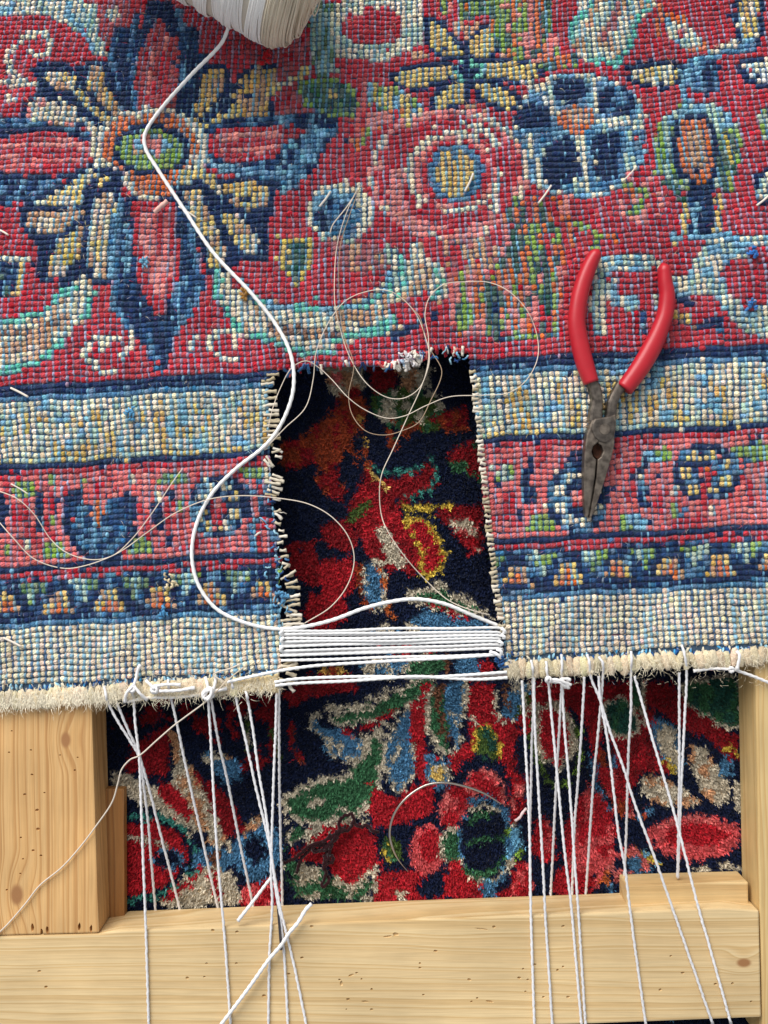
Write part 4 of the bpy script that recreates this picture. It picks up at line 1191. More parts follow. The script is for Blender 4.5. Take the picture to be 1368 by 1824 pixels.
# ------------------------------------------------------------------ wooden frame
frame = empty('loom_frame', (0, -.2, 0), label='pale pine frame of heavy beams under the rug, pitted with tiny nail holes', category='frame')
def beam(name, foot, z0, z1, mat, holes=(), bev=.0009, ztop=None):
    """foot: corners in photograph pixels as seen at the beam's top"""
    bm = bmesh.new(); ps = [P(x, y, z1) for x, y in foot]
    t = [bm.verts.new(p) for p in ps]; b = [bm.verts.new((p[0], p[1], z0)) for p in ps]; n_ = len(ps)
    bm.faces.new(t); bm.faces.new(b[::-1])
    for i in range(n_): bm.faces.new((t[i], b[i], b[(i+1) % n_], t[(i+1) % n_]))
    bmesh.ops.recalc_face_normals(bm, faces=bm.faces)
    bmesh.ops.bevel(bm, geom=bm.edges[:], offset=bev, segments=2, profile=.6, affect='EDGES')
    me = bpy.data.meshes.new(name); bm.to_mesh(me); bm.free(); me.materials.append(mat)
    o = child(name, me, frame)
    if holes:
        cb = bmesh.new()
        for (x, y, rx, ry, dp, an) in holes:
            c = P(x, y, z1); k = 9; lo_, hi = [], []
            for i in range(k):
                a = 2*math.pi*i/k; jr = rng.uniform(.8, 1.2)
                for lst, sc_, z in ((hi, 1.15, z1+.0004), (lo_, .6, z1-dp)):
                    dx, dy = math.cos(a)*rx*PX*sc_*jr, math.sin(a)*ry*PX*sc_*jr
                    ca, sa = math.cos(an), math.sin(an)
                    lst.append(cb.verts.new((c[0]+dx*ca-dy*sa, c[1]+dx*sa+dy*ca, z)))
            cb.faces.new(hi); cb.faces.new(lo_[::-1])
            for i in range(k): cb.faces.new((hi[i], lo_[i], lo_[(i+1) % k], hi[(i+1) % k]))
        bmesh.ops.recalc_face_normals(cb, faces=cb.faces)
        cm = bpy.data.meshes.new('cut'); cb.to_mesh(cm); cb.free(); cm.materials.append(M_pit)
        co = bpy.data.objects.new('cut', cm); C.objects.link(co)
        md = o.modifiers.new('b', 'BOOLEAN'); md.object = co; md.operation = 'DIFFERENCE'; md.solver = 'EXACT'; md.use_self = True; o.location = (0, 0, 0); par = o.parent; o.parent = None
        bpy.context.view_layer.update()
        ev = o.evaluated_get(bpy.context.evaluated_depsgraph_get()); nm = bpy.data.meshes.new_from_object(ev)
        o.modifiers.clear(); o.data = nm; nm.name = name; bpy.data.objects.remove(co); bpy.data.meshes.remove(cm)
        o.parent = par; o.location = tuple(-v for v in par.location)
    return o
M_pit = plain('pit_wood', (160, 116, 70), .8, noise=.3, scale=900)
def kn(x, y, r):
    p = P(x, y, ZB); return (p[0], p[1], r*PX)
M_wl = wood_mat('pine_left', 'y', (216, 173, 117), (188, 138, 84), .0036, [kn(117, 1318, 10), kn(30, 1594, 13)], 3.1, .0022)
M_wb = wood_mat('pine_bottom', 'x', (225, 197, 149), (204, 168, 114), .0038, [kn(1325, 1715, 9)], 7.7, .0035)
M_wr = wood_mat('pine_right', 'y', (218, 188, 132), (202, 162, 104), .0055, [], 11.3, .003)
M_wk = wood_mat('pine_block', 'x', (222, 192, 140), (204, 166, 112), .006, [], 15.9, .003)
M_wk2 = wood_mat('pine_brown_block', 'y', (176, 126, 74), (146, 98, 54), .006, [], 21.9, .003)
hl = [(x, y, r*.85, r*.65, .0012, 0) for x, y, r in ((21, 1302, 2), (16, 1340, 2.6), (55, 1336, 2.4), (107, 1345, 2.2), (138, 1349, 2.2), (133, 1372, 2.4), (57, 1380, 3), (44, 1415, 3.4),
      (79, 1412, 2.2), (66, 1443, 4), (68, 1477, 4.2), (37, 1492, 2.8), (59, 1515, 3.3), (73, 1524, 3), (41, 1530, 2.5), (12, 1585, 3), (36, 1556, 2.2))]
hl += [(x, 1655+rng.normal(0, 3), 2.4, 7, .003, 0) for x in (58, 74, 84, 141, 162)]
hb = [(x, y, r*.9, r*.62, .0012, 0) for x, y, r in ((379, 1657, 4), (422, 1660, 4), (555, 1650, 4), (368, 1716, 3), (421, 1716, 3.4), (334, 1742, 4), (364, 1740, 2.6), (538, 1706, 4), (514, 1735, 4),
      (470, 1774, 4.5), (617, 1798, 2), (70, 1730, 4), (82, 1758, 4), (605, 1745, 3), (635, 1733, 3), (662, 1762, 3), (620, 1780, 4), (662, 1798, 3.4), (705, 1664, 6), (880, 1651, 4), (965, 1630, 3.5),
      (1003, 1650, 3.4), (776, 1694, 4), (748, 1716, 3), (748, 1724, 3), (932, 1726, 3), (925, 1742, 4), (953, 1718, 3.2), (993, 1728, 3.4), (1003, 1722, 3), (968, 1776, 3.2), (1012, 1776, 4), (836, 1745, 4),
      (754, 1772, 3), (840, 1784, 3), (936, 1766, 2.6), (1195, 1703, 3), (1176, 1763, 4), (1216, 1733, 4), (1275, 1753, 4), (1305, 1752, 3.4), (1338, 1784, 3), (850, 1778, 3), (940, 1745, 3))]
hb += [(858, 1655, 14, 2, .0006, -.1), (690, 1668, 8, 2.2, .0008, .1), (872, 1784, 8, 2.2, .0008, -.15), (608, 1752, 3, 5, .0009, .2), (626, 1737, 6, 2, .0008, .3), (650, 1784, 7, 2, .0008, 0), (644, 1744, 2, 2, .001, 0)]
beam('side_beam', [(-60, 1150), (160, 1150), (176, 1662), (-60, 1668)], .0075, ZB, M_wl, hl)
beam('bottom_beam', [(-60, 1669), (176, 1663), (210, 1658), (684, 1640), (1100, 1625), (1290, 1617), (1352, 1622), (1356, 1812), (1100, 1822), (684, 1836), (-60, 1850)], .0075, ZB, M_wb, hb)
beam('side_beam', [(1344, 1120), (1480, 1120), (1490, 1860), (1359, 1860), (1356, 1700), (1353, 1600)], .0075, ZB-.0003, M_wr)
beam('corner_block', [(1116, 1577), (1333, 1571), (1334, 1640), (1116, 1640)], .0072, .024, M_wk)
beam('corner_block', [(180, 1405), (221, 1405), (222, 1640), (180, 1640)], .0072, .0135, M_wk2)
beam('cross_beam', [(-60, -120), (1460, -120), (1460, 40), (-60, 60)], .0075, ZB-.0002, M_wb)

# ------------------------------------------------------------------ threads
def thing_tube(name, pts, r, col, label, cat, group=None, mat=None, **kw):
    me = tmesh(name, pts, r*PX, mat or M_cotton, col, **kw); o = obj(name, me); o['label'] = label; o['category'] = cat
    if group: o['group'] = group
    return o
ZBm = ZB*1000; ON = ZBm+.9; TOPZ = ZT+.35
# yarn from the cone into the new warp
yarn = [408, 46, TOPZ+14, 395, 76, TOPZ+9, 340, 134, TOPZ+3, 290, 190, TOPZ, 264, 226, TOPZ, 257, 244, TOPZ, 260, 266, TOPZ, 282, 303, TOPZ, 330, 376, TOPZ, 380, 450, TOPZ+1, 450, 525, TOPZ+1, 490, 576, TOPZ, 514, 620, TOPZ+1, 523, 660, TOPZ+2,
        521, 702, TOPZ+2, 506, 745, TOPZ+1, 486, 778, TOPZ, 465, 800, TOPZ, 420, 835, TOPZ, 380, 876, TOPZ, 355, 920, TOPZ, 343, 965, TOPZ, 343, 1005, TOPZ, 355, 1045, TOPZ, 385, 1084, TOPZ, 430, 1107, TOPZ, 480, 1119, TOPZ-1, 530, 1118, TOPZ,
        590, 1105, TOPZ+1, 650, 1083, TOPZ+2, 700, 1071, TOPZ+3, 740, 1067, TOPZ+3, 790, 1075, TOPZ+2, 840, 1095, TOPZ, 886, 1114, TOPZ-2]
thing_tube('repair_yarn', pix(yarn), 3.3, (244, 241, 238), 'thick white cotton yarn looping from the cone down to the new warp threads', 'yarn', pitch=.004, depth=.1)
hw_ = [(1124, 1118, 'topmost of the white warp threads stretched tightly across the hole'), (1129.5, 1126, 'second white warp thread from the top across the hole'),
       (1136.5, 1131.5, 'third white warp thread from the top across the hole'), (1143, 1137, 'fourth white warp thread from the top across the hole'),
       (1151, 1142, 'fifth white warp thread down, just below the middle of the gap pair'), (1159, 1148, 'sixth white warp thread from the top across the hole'),
       (1167, 1155, 'seventh white warp thread from the top across the hole'), (1176, 1166, 'eighth white warp thread down, the lowest of the tight bunch')]
for i, (a, b, lb) in enumerate(hw_):
    pts = [(500+rng.uniform(-3, 4), a+.5, ZT-.6), (520, a, ZT+.6), (600, a+(b-a)*.25+rng.normal(0, .6), ZT+1), (700, (a+b)/2+rng.normal(0, 1.0), ZT+1+rng.uniform(-1.4, .3)), (800, a+(b-a)*.76+rng.normal(0, .5), ZT+1), (880, b, ZT+.9), (894+rng.uniform(-3, 3), b+1, ZT-.4)]
    thing_tube('warp_thread', pix([v for p_ in pts for v in p_]), 2.45, tuple(np.array([246, 244, 242])-rng.uniform(0, 16)), lb, 'thread', 'new white warp threads across the hole', pitch=.0035, depth=.12)
for i, (a, b, y0, y1, lb) in enumerate(((500, 893, 1131.5, 1129, 'white warp thread doubled under the second one, slightly slack'), (501, 890, 1147, 1139.5, 'thin looking white warp thread between the fourth and fifth'),
                                        (502, 892, 1163, 1151, 'white warp thread tucked between the sixth and seventh'))):
    thing_tube('warp_thread', pix([a, y0, ZT-1, 560, y0-.5, ZT-.3, 700, (y0+y1)/2, ZT-.2, 840, y1, ZT-.2, b, y1, ZT-1]), 2.4, (236, 234, 234), lb, 'thread', 'new white warp threads across the hole', pitch=.0035, depth=.12)
thing_tube('warp_thread', pix([405, 1215, ZT+2.4, 430, 1209, ZT+3, 497, 1195, ZT+2.6, 560, 1186, ZT+1.4, 650, 1180, ZT+1.2, 720, 1176, ZT+1.2, 800, 1172, ZT+1.2, 872, 1167, ZT+1.2, 888, 1166, ZT]), 2.7, (246, 244, 242),
           'white warp thread set apart below the tight bunch, running over the rug edge', 'thread', 'new white warp threads across the hole', pitch=.0035, depth=.12)
thing_tube('warp_thread', pix([489, 1215, ZT+2, 520, 1210, ZT+1.6, 600, 1206, ZT+1.4, 680, 1205, ZT+1.4, 740, 1207, ZT+1.4, 820, 1203, ZT+1.2, 903, 1197, ZT+1]), 2.6, (246, 244, 242),
           'upper white thread of the lowest pair bridging the selvedge gap', 'thread', 'new white warp threads across the hole', pitch=.0035, depth=.12)
thing_tube('warp_thread', pix([490, 1221, ZT+2, 530, 1217, ZT+1, 620, 1213, ZT+1.8, 690, 1208, ZT+3, 740, 1205, ZT+3, 800, 1208, ZT+1, 850, 1210, ZT+1, 904, 1207, ZT+1]), 2.8, (246, 244, 242),
           'lower white thread of the lowest pair bridging the selvedge gap', 'thread', 'new white warp threads across the hole', pitch=.0035, depth=.12)
thing_tube('warp_thread', pix([720, 1208, ZT-.4, 800, 1205, ZT-.4, 905, 1201.5, ZT-.4]), 2.6, (176, 164, 160),
           'greyish brown cord lying under the lowest pair of white threads', 'thread', 'new white warp threads across the hole', pitch=.0035, depth=.12)
# small turns where the new warps enter the rug
for j, (x, y, x2, y2) in enumerate(((893, 1119, 897, 1128), (892, 1131, 897, 1137), (888, 1142, 893, 1149), (872, 1160, 892, 1172), (885, 1156, 893, 1166), (506, 1136, 503, 1144), (504, 1152, 502, 1160), (504, 1124, 502, 1131))):
    me = tmesh('warp_turn', pix([x, y, ZT+1, (x+x2)/2+(4 if x > 700 else -4), (y+y2)/2, ZT+1.6, x2, y2, ZT+.6]), 3*PX, M_cotton, (246, 244, 242), pitch=.003)
    child('warp_turn', me, rug)

# white tensioning strings over and under the bottom beam
def string(xy, end, label, top=None, side='l', r=2.35, name='tension_string'):
    """xy: photograph pixels; end 'over' = lies on the beam, 'under' = disappears under it"""
    a = np.array(xy, float).reshape(-1, 2); y0, y1 = a[0, 1], a[-1, 1]; out = []
    if top: 
        t_ = np.array(top, float).reshape(-1, 2)
        for i, (x, y) in enumerate(t_): out += [x, y, ZT+(.4 if i == 0 else 2.2)]
    for i, (x, y) in enumerate(a):
        if end == 'over': z = np.interp(y, [y0, y0+60, 1640, 1650], [ZT-.8, ZT-2, ON, ON])
        else: z = np.interp(y, [y0, y0+40, y1], [ZT-1, ZT-3, 8.2 if y1 > 1570 else 20.])
        out += [x, y, z]
    if end == 'under': 
        x, y = a[-1]; out += [x+(x-a[-2, 0])*.15, y+14, 7.6 if y1 > 1570 else 19.]
    else:
        x, y = a[-1]; d = (a[-1]-a[-2])/max(1, np.linalg.norm(a[-1]-a[-2])); ey = float(np.interp(x, [684, 1100, 1356], [1838, 1825, 1816])); k1 = max(2., ey-y)
        out += [x+d[0]*k1, y+d[1]*k1, ON-.1, x+d[0]*(k1+4), y+d[1]*(k1+4), ON-3, x+d[0]*(k1+4), y+d[1]*(k1+5), ON-12, x+d[0]*(k1+5), y+d[1]*(k1+5), ON-22]
    ww = np.array(out).reshape(-1, 3)
    thing_tube(name, pix(out), r, tuple(np.array([232, 229, 230])-rng.uniform(0, 12)), label, 'string', 'white strings tying the rug to the frame', pitch=.0042, depth=.15, fuzz=.00007)
string([193, 1253, 210, 1285, 232, 1320, 248, 1348, 262, 1392, 287, 1490, 304, 1555, 320, 1619], 'under', 'leftmost string at the rug edge, bending at the crossing and ending under the beam', [186, 1222, 189, 1240])
string([208, 1252, 228, 1300, 249, 1346, 256, 1400, 264, 1465, 270, 1540, 277, 1621], 'under', 'second string from the left corner, pinched at the crossing and ending under the beam')
string([238, 1248, 241, 1290, 248, 1348, 250, 1400, 252, 1450, 256, 1560, 260, 1660, 265, 1828], 'over', 'leftmost string lying over the front of the bottom beam', [240, 1215, 236, 1228])
string([302, 1232, 312, 1275, 330, 1360, 348, 1440, 366, 1520, 388, 1617], 'under', 'lone slanting string between the corner bundle and the big knot', [299, 1210, 300, 1222])
string([371, 1246, 375, 1310, 381, 1420, 387, 1520, 394, 1600, 400, 1668, 411, 1828], 'over', 'string from the big knot running over the beam, second from left on its front')
string([376, 1246, 391, 1330, 403, 1380, 425, 1490, 447, 1595, 450, 1610], 'under', 'string from the big knot slanting away to the right under the beam')
string([417, 1230, 425, 1265, 440, 1330, 455, 1400, 480, 1506, 492, 1590, 500, 1640, 506, 1700, 513, 1828], 'over', 'string from the frayed selvedge joining the bundle and lying straight on the beam', [412, 1212, 414, 1222])
string([442, 1250, 452, 1310, 460, 1370, 472, 1440, 483, 1520, 489, 1560, 500, 1620, 512, 1670, 526, 1730, 546, 1828], 'over', 'bundle string that veers furthest to the right across the beam', [438, 1230, 440, 1240])
string([493, 1226, 491, 1300, 487, 1400, 484, 1500, 483, 1560, 485, 1612, 480, 1700, 478, 1828], 'over', 'left string of the pair below the hole corner, hanging plumb over the beam')
string([497, 1222, 497, 1290, 498, 1400, 500, 1500, 502, 1560, 503, 1612], 'under', 'right string of the pair below the hole corner, ending under the beam')
string([930, 1212, 934, 1290, 937, 1350, 941, 1420, 944, 1520, 946, 1640, 952, 1828], 'over', 'first string to the right of the hole, over the beam')
string([949, 1206, 950, 1260, 947, 1330, 946, 1400, 944, 1470, 944, 1592], 'under', 'string hanging just behind the first one right of the hole', [946, 1176, 949, 1190], r=2.3)
string([951, 1206, 953, 1300, 957, 1370, 961, 1440, 966, 1520, 972, 1640, 984, 1828], 'over', 'second string right of the hole that lies over the front of the beam')
string([977, 1216, 984, 1290, 991, 1365, 998, 1440, 1006, 1520, 1017, 1610, 1024, 1690, 1036, 1828], 'over', 'string starting at the tasselled white knot', [973, 1178, 974, 1195])
string([1001, 1212, 996, 1300, 992, 1370, 987, 1470, 981, 1590], 'under', 'string leaning left from behind the tasselled knot to under the beam')
string([1001, 1212, 1005, 1290, 1012, 1370, 1018, 1450, 1024, 1540, 1030, 1620, 1035, 1700, 1043, 1828], 'over', 'string leaning right from behind the tasselled knot and over the beam', [1000, 1166, 1001, 1185])
string([1041, 1206, 1037, 1280, 1030, 1385, 1024, 1460, 1019, 1588], 'under', 'single left leaning string between the knot and the crossed pair')
string([1052, 1204, 1070, 1250, 1085, 1298, 1110, 1366, 1130, 1430, 1163, 1519, 1188, 1590, 1214, 1664, 1266, 1814], 'over', 'long string slanting right through the crossing, widest slope on the right half', [1046, 1166, 1050, 1180])
string([1066, 1204, 1070, 1250, 1080, 1305, 1091, 1390, 1101, 1480, 1113, 1545, 1121, 1610, 1130, 1680, 1150, 1822], 'over', 'middle string of the crossed trio, lying over the beam beside the small block')
string([1074, 1202, 1070, 1257, 1063, 1330, 1057, 1390, 1051, 1480, 1044, 1586], 'under', 'left leaning string of the crossed trio, hidden under the beam', [1067, 1170, 1074, 1182])
string([1124, 1196, 1124, 1260, 1120, 1330, 1118, 1388, 1115, 1500, 1111, 1583], 'under', 'nearly plumb string looped high on the selvedge, ending beside the block', [1124, 1160, 1125, 1176])
string([1130, 1204, 1147, 1263, 1162, 1316, 1184, 1390, 1210, 1482, 1232, 1570, 1246, 1624, 1262, 1680, 1299, 1812], 'over', 'outermost string on the right reaching over the beam')
string([1210, 1198, 1210, 1290, 1210, 1388, 1209, 1450, 1207, 1549], 'under', 'left string of the narrow pair by the right beam')
string([1223, 1198, 1219, 1290, 1214, 1388, 1211, 1470, 1208, 1550], 'under', 'right string of the narrow pair by the right beam', [1214, 1148, 1220, 1168])
thing_tube('cut_string', pix([483, 1563, ZBm-4, 470, 1580, ZBm-3, 455, 1600, ZBm-1, 438, 1622, ON+.6, 424, 1640, ON]), 2.9, WHITE, 'short cut string end with a thickened tip resting on the back edge of the beam', 'string', pitch=.003, depth=.14, rfun=lambda u: 1+.25*u**4)
thing_tube('cut_string', pix([555, 1610, ON+1.2, 545, 1620, ON+1.2, 531, 1643, ON+2.4, 515, 1662, ON+3, 502, 1682, ON+3, 480, 1708, ON+3, 440, 1764, ON+3, 390, 1830, ON+3]), 3.2, WHITE, 'loose string lying diagonally over the others on the front of the bottom beam', 'string', pitch=.0032, depth=.14, rfun=lambda u: 1.1-.1*u)
# small knots with tails
def blob(cx, cy, z, r, seed, loops=7):
    parts = []; g = np.random.default_rng(seed)
    for k in range(loops):
        a = g.uniform(0, 3.14); t_ = np.linspace(0, 6.1, 9); rx = r*g.uniform(.55, 1); ry = r*g.uniform(.35, .8); pts = []
        for u in t_:
            X, Y = rx*math.cos(u), ry*math.sin(u); pts.append(P(cx+X*math.cos(a)-Y*math.sin(a), cy+X*math.sin(a)+Y*math.cos(a), (z+1.2*math.sin(u+k)+.3*k)/1000))
        V, F, cap = tube(pts, 2.6*PX, ns=7, pitch=.003); parts.append((V, [F, cap], lin(WHITE)))
    return parts
def knotty(name, label, cx, cy, r, seed, tails, loops=7, z=None):
    z = ZT+2.6 if z is None else z
    o = empty(name, P(cx, cy, z/1000), label=label, category='knot')
    child('knot_loops', join_meshes('knot_loops', blob(cx, cy, z, r, seed, loops), M_cotton), o)
    for t_ in tails:
        child('tail', tmesh('tail', pix(t_), 2.7*PX, M_cotton, WHITE, pitch=.0032, rfun=lambda u: 1+.3*u**5), o)
knotty('string_knot', 'small white knot with a four stranded tassel under the right selvedge', 977, 1211, 6, 3,
       [[978, 1212, ZT+3, 995, 1212, ZT+4, 1005, 1209, ZT+3.5, 1016, 1211, ZT+3], [978, 1214, ZT+3, 996, 1215, ZT+4, 1008, 1216, ZT+3, 1017, 1220, ZT+2.5],
        [978, 1210, ZT+3.4, 998, 1212, ZT+5, 1010, 1219, ZT+4, 1012, 1226, ZT+3], [979, 1213, ZT+3, 994, 1214, ZT+4.6, 1004, 1220, ZT+4, 1008, 1224, ZT+3]])
knotty('string_knot', 'knot on the left selvedge whose cut tail points up onto the rug', 236, 1228, 7, 5,
       [[238, 1222, ZT+4, 243, 1206, ZT+3, 246, 1192, ZT+3, 250, 1184, ZT+3], [238, 1221, ZT+4, 226, 1234, ZT+4, 223, 1250, ZT+1], [239, 1222, ZT+4, 250, 1236, ZT+4, 262, 1246, ZT+1.4]], 3)
knotty('string_knot', 'flat knot trailing two long strands along the left selvedge', 276, 1228, 8, 9,
       [[260, 1212, ZT+3, 268, 1220, ZT+4, 276, 1228, ZT+4], [276, 1222, ZT+4, 300, 1219, ZT+4, 322, 1220, ZT+2.4], [284, 1231, ZT+4, 316, 1230, ZT+4, 347, 1225, ZT+2],
        [226, 1250, ZT-.5, 262, 1243, ZT+.5, 310, 1242, ZT+.3, 356, 1237, ZT-.5]], 4)
knotty('string_knot', 'big bunched white knot where two strings hang from the selvedge', 371, 1236, 12, 13,
       [[366, 1206, ZT+2, 369, 1218, ZT+4, 372, 1230, ZT+4], [384, 1204, ZT+2, 383, 1218, ZT+3.5, 378, 1232, ZT+4], [378, 1230, ZT+3, 392, 1229, ZT+3, 404, 1226, ZT+2]], 10)
knotty('string_knot', 'small knot at the right end of the selvedge holding a side string', 1303, 1193, 5, 17,
       [[1303, 1192, ZT+1, 1270, 1191, ZT-.6, 1235, 1195, ZT-1], [1312, 1160, ZT+2.6, 1317, 1166, ZT+4, 1313, 1192, ZT+3], [1306, 1192, ZT+1, 1340, 1204, ZBm+3, 1380, 1220, ZBm+1.4, 1420, 1234, ZBm+1]], 4)
# fine loose threads
fine = dict(mat=M_cotton, lobes=0, depth=0, ns=6)
def fthread(pl, label, r=1.15, z=TOPZ-.3, col=(222, 206, 188)):
    a = np.array(pl, float).reshape(-1, 2); out = []
    for i, (x, y) in enumerate(a): out += [x, y, z+1.2*math.sin(i*1.7)+(1 if i % 3 else 0)]
    out[2] = ZT; out[-1] = ZT
    thing_tube('fine_thread', pix(out), r*.7, col, label, 'thread', 'fine loose threads', **fine)
fthread([640, 330, 625, 360, 610, 400, 600, 440, 596, 490, 597, 545, 607, 590, 625, 640, 655, 685, 690, 708, 720, 709, 748, 690, 762, 650, 763, 600, 757, 560, 765, 530, 790, 507, 830, 502, 870, 503, 905, 518, 940, 555, 957, 600, 957, 640, 935, 680, 905, 700, 860, 704, 800, 707, 760, 722, 720, 741, 690, 745, 650, 730, 620, 708, 590, 675, 568, 655, 545, 643, 520, 655, 500, 690, 485, 730, 478, 762],
        'long fine thread with the widest loop, arching right of the hole')
fthread([638, 338, 618, 368, 592, 402, 588, 415], 'short fine thread end curving off the little knot over the blue bud', r=1.5)
fthread([641, 334, 622, 385, 606, 440, 605, 540, 612, 595, 630, 650, 621, 705, 628, 740, 652, 768, 685, 775, 720, 766, 746, 752, 766, 716, 787, 662, 770, 628, 757, 600, 748, 565, 735, 550],
        'fine tan thread making the lowest dark loop inside the top of the hole', r=1.0, col=(176, 150, 124))
fthread([475, 797, 507, 763, 544, 726, 558, 675, 563, 628, 585, 575, 618, 534, 665, 517, 695, 519, 719, 534, 742, 561, 756, 595, 765, 640, 750, 690, 725, 745, 700, 800, 680, 845, 676, 880, 680, 920, 690, 945, 720, 990, 760, 1035, 800, 1070, 850, 1090, 872, 1095],
        'fine thread arching above the hole, then wandering down it to the right edge', r=1.25)
fthread([-10, 872, 30, 888, 60, 915, 90, 960, 120, 985, 165, 997, 200, 990, 235, 960, 270, 915, 310, 855, 325, 835], 'fine thread sagging across the blue tulip motif, ending in a straight tip', r=1.3)
fthread([-10, 920, 25, 960, 60, 995, 110, 1012, 150, 1008, 210, 985, 260, 950, 310, 915, 370, 890, 430, 883, 500, 888, 550, 898, 590, 920, 620, 955, 631, 995, 620, 1040, 590, 1080, 543, 1110], 'fine thread crossing the left border and curling round inside the hole', r=1.35)
thing_tube('fine_thread', pix([430, 1182, ZT+2, 412, 1190, ZT+4, 380, 1202, ZT+4, 398, 1216, ZT+4, 372, 1245, ZT+1, 330, 1277, ZT+1, 310, 1292, ZT+1, 280, 1318, ZT+2, 248, 1346, ZT+3, 232, 1353, ZT+2, 217, 1370, ZT+2, 210, 1395, ZT+1, 200, 1428, ZT, 172, 1470, ON+1, 140, 1512, ON+.6, 110, 1545, ON+.8, 70, 1578, ON+.3, 45, 1610, ON+.4, 10, 1650, ON+.2, -14, 1672, ON]),
           1.35, (214, 200, 184), 'fine thread trailing from the big knot down over the left wooden beam', 'thread', 'fine loose threads', **fine)
thing_tube('fine_thread', pix([372, 1245, ZT+3, 392, 1225, ZT+5, 412, 1206, ZT+4, 440, 1184, ZT+2]), 1.1, (206, 188, 164), 'short stiff thread sticking up right above the big knot', 'thread', 'fine loose threads', **fine)
# little clipped bristles lying on the back
for q, lb, r in (([828, 341, 843, 309], 'pale clipping lying on the blue centre of the rose motif', 1.9), ([959, 362, 982, 330], 'pale clipping at the lower edge of the blue four-lobed flower', 1.8),
              ([569, 368, 589, 341], 'pale clipping left of the blue bud', 2.0), ([19, 691, 50, 707], 'pale clipping on the navy stripe at the far left border', 2.0),
              ([6, 1136, 38, 1152], 'white clipping in the plain cream band at the left', 2.0), ([20, 862, 50, 880], 'thin translucent clipping on the green leaf at the left', 1.2),
              ([0, 410, 15, 419], 'pale clipping cut by the left border beside the red ground', 1.8), ([1348, 366, 1372, 346], 'pale clipping at the right border near the white blossom', 1.9),
              ([1110, 322, 1134, 296], 'thin clipping on the dark edge of the blue flower, right side', 1.2), ([318, 368, 350, 388], 'grey blue clipping under the long yarn below the rosette', 1.5)):
    thing_tube('thread_clipping', pix([q[0], q[1], ZT-.2, (q[0]+q[2])/2+1, (q[1]+q[3])/2, ZT+.2, q[2], q[3], ZT+.3]), r, (226, 214, 200), lb, 'clipping', 'clipped thread bits lying on the rug', lobes=0, depth=0, ns=6)
thing_tube('yarn_end', pix([276, 378, ZT+1.5, 286, 368, ZT+3.4, 298, 358, ZT+3]), 4.2, (226, 178, 166), 'stubby pink yarn end standing on the red petal below the rosette', 'yarn end', pitch=.003, depth=.15)
def tuft(name, label, cx, cy, col, n_, R, seed):
    g = np.random.default_rng(seed); parts = []
    for k in range(n_):
        a = g.uniform(0, 6.28); x, y = cx+g.normal(0, R*.35), cy+g.normal(0, R*.5); z = ZT+g.uniform(0, .9)
        pts = pix([x, y, z-.6, x+R*.35*math.cos(a), y+R*.35*math.sin(a), z+.5, x+R*.6*math.cos(a+.5), y+R*.6*math.sin(a+.5), z-.3])
        V, F, cap = tube(pts, g.uniform(1.3, 2.3)*PX, ns=6, lobes=2, depth=.2, pitch=.003, fuzz=.00015); parts.append((V, [F, cap], lin(col)*g.uniform(.7, 1.2)))
    o = obj(name, join_meshes(name, parts, M_wool)); o['label'] = label; o['category'] = 'tuft'
tuft('wool_tuft', 'ochre brown wool tuft beside the long yarn on the cream ribbon', 434, 524, (168, 122, 60), 16, 12, 1)
tuft('wool_tuft', 'bright blue wool tuft on the cream ribbon near the upper right border', 1344, 446, (52, 110, 180), 12, 9, 2)
tuft('wool_tuft', 'bright blue wool tuft on the red patch near the right border', 1342, 543, (62, 120, 184), 12, 10, 3)
tuft('wool_tuft', 'loose blue wool tuft in the cream stripe left of the hole', 234, 738, (92, 156, 196), 14, 11, 4)
tuft('wool_tuft', 'scarlet wool tuft just below the yarn cone', 474, 104, (190, 30, 40), 18, 12, 5)
tuft('wool_tuft', 'blue wool tuft low in the left cream band beside the green border', 288, 1095, (84, 150, 196), 14, 10, 6)
tuft('wool_tuft', 'tan stringy tuft hanging on the orange motifs of the left border', 302, 1040, (214, 196, 160), 10, 13, 7)
tuft('wool_tuft', 'frayed blue wool bunch on the cut left edge of the hole near the white ends', 505, 1062, (90, 146, 184), 16, 14, 8)
tuft('wool_tuft', 'deep blue frayed bunch at the lower right corner of the hole', 890, 1182, (44, 88, 140), 16, 11, 9)
tuft('wool_tuft', 'pale frayed bunch on the torn upper edge of the hole', 728, 638, (206, 200, 200), 16, 13, 10)
tuft('wool_tuft', 'white wool bunch hanging over the torn upper edge of the hole', 738, 630, (232, 222, 206), 12, 8, 12)
tuft('wool_tuft', 'sky blue weft fuzz on the red petal tip under the rosette', 256, 466, (120, 178, 206), 12, 9, 11)

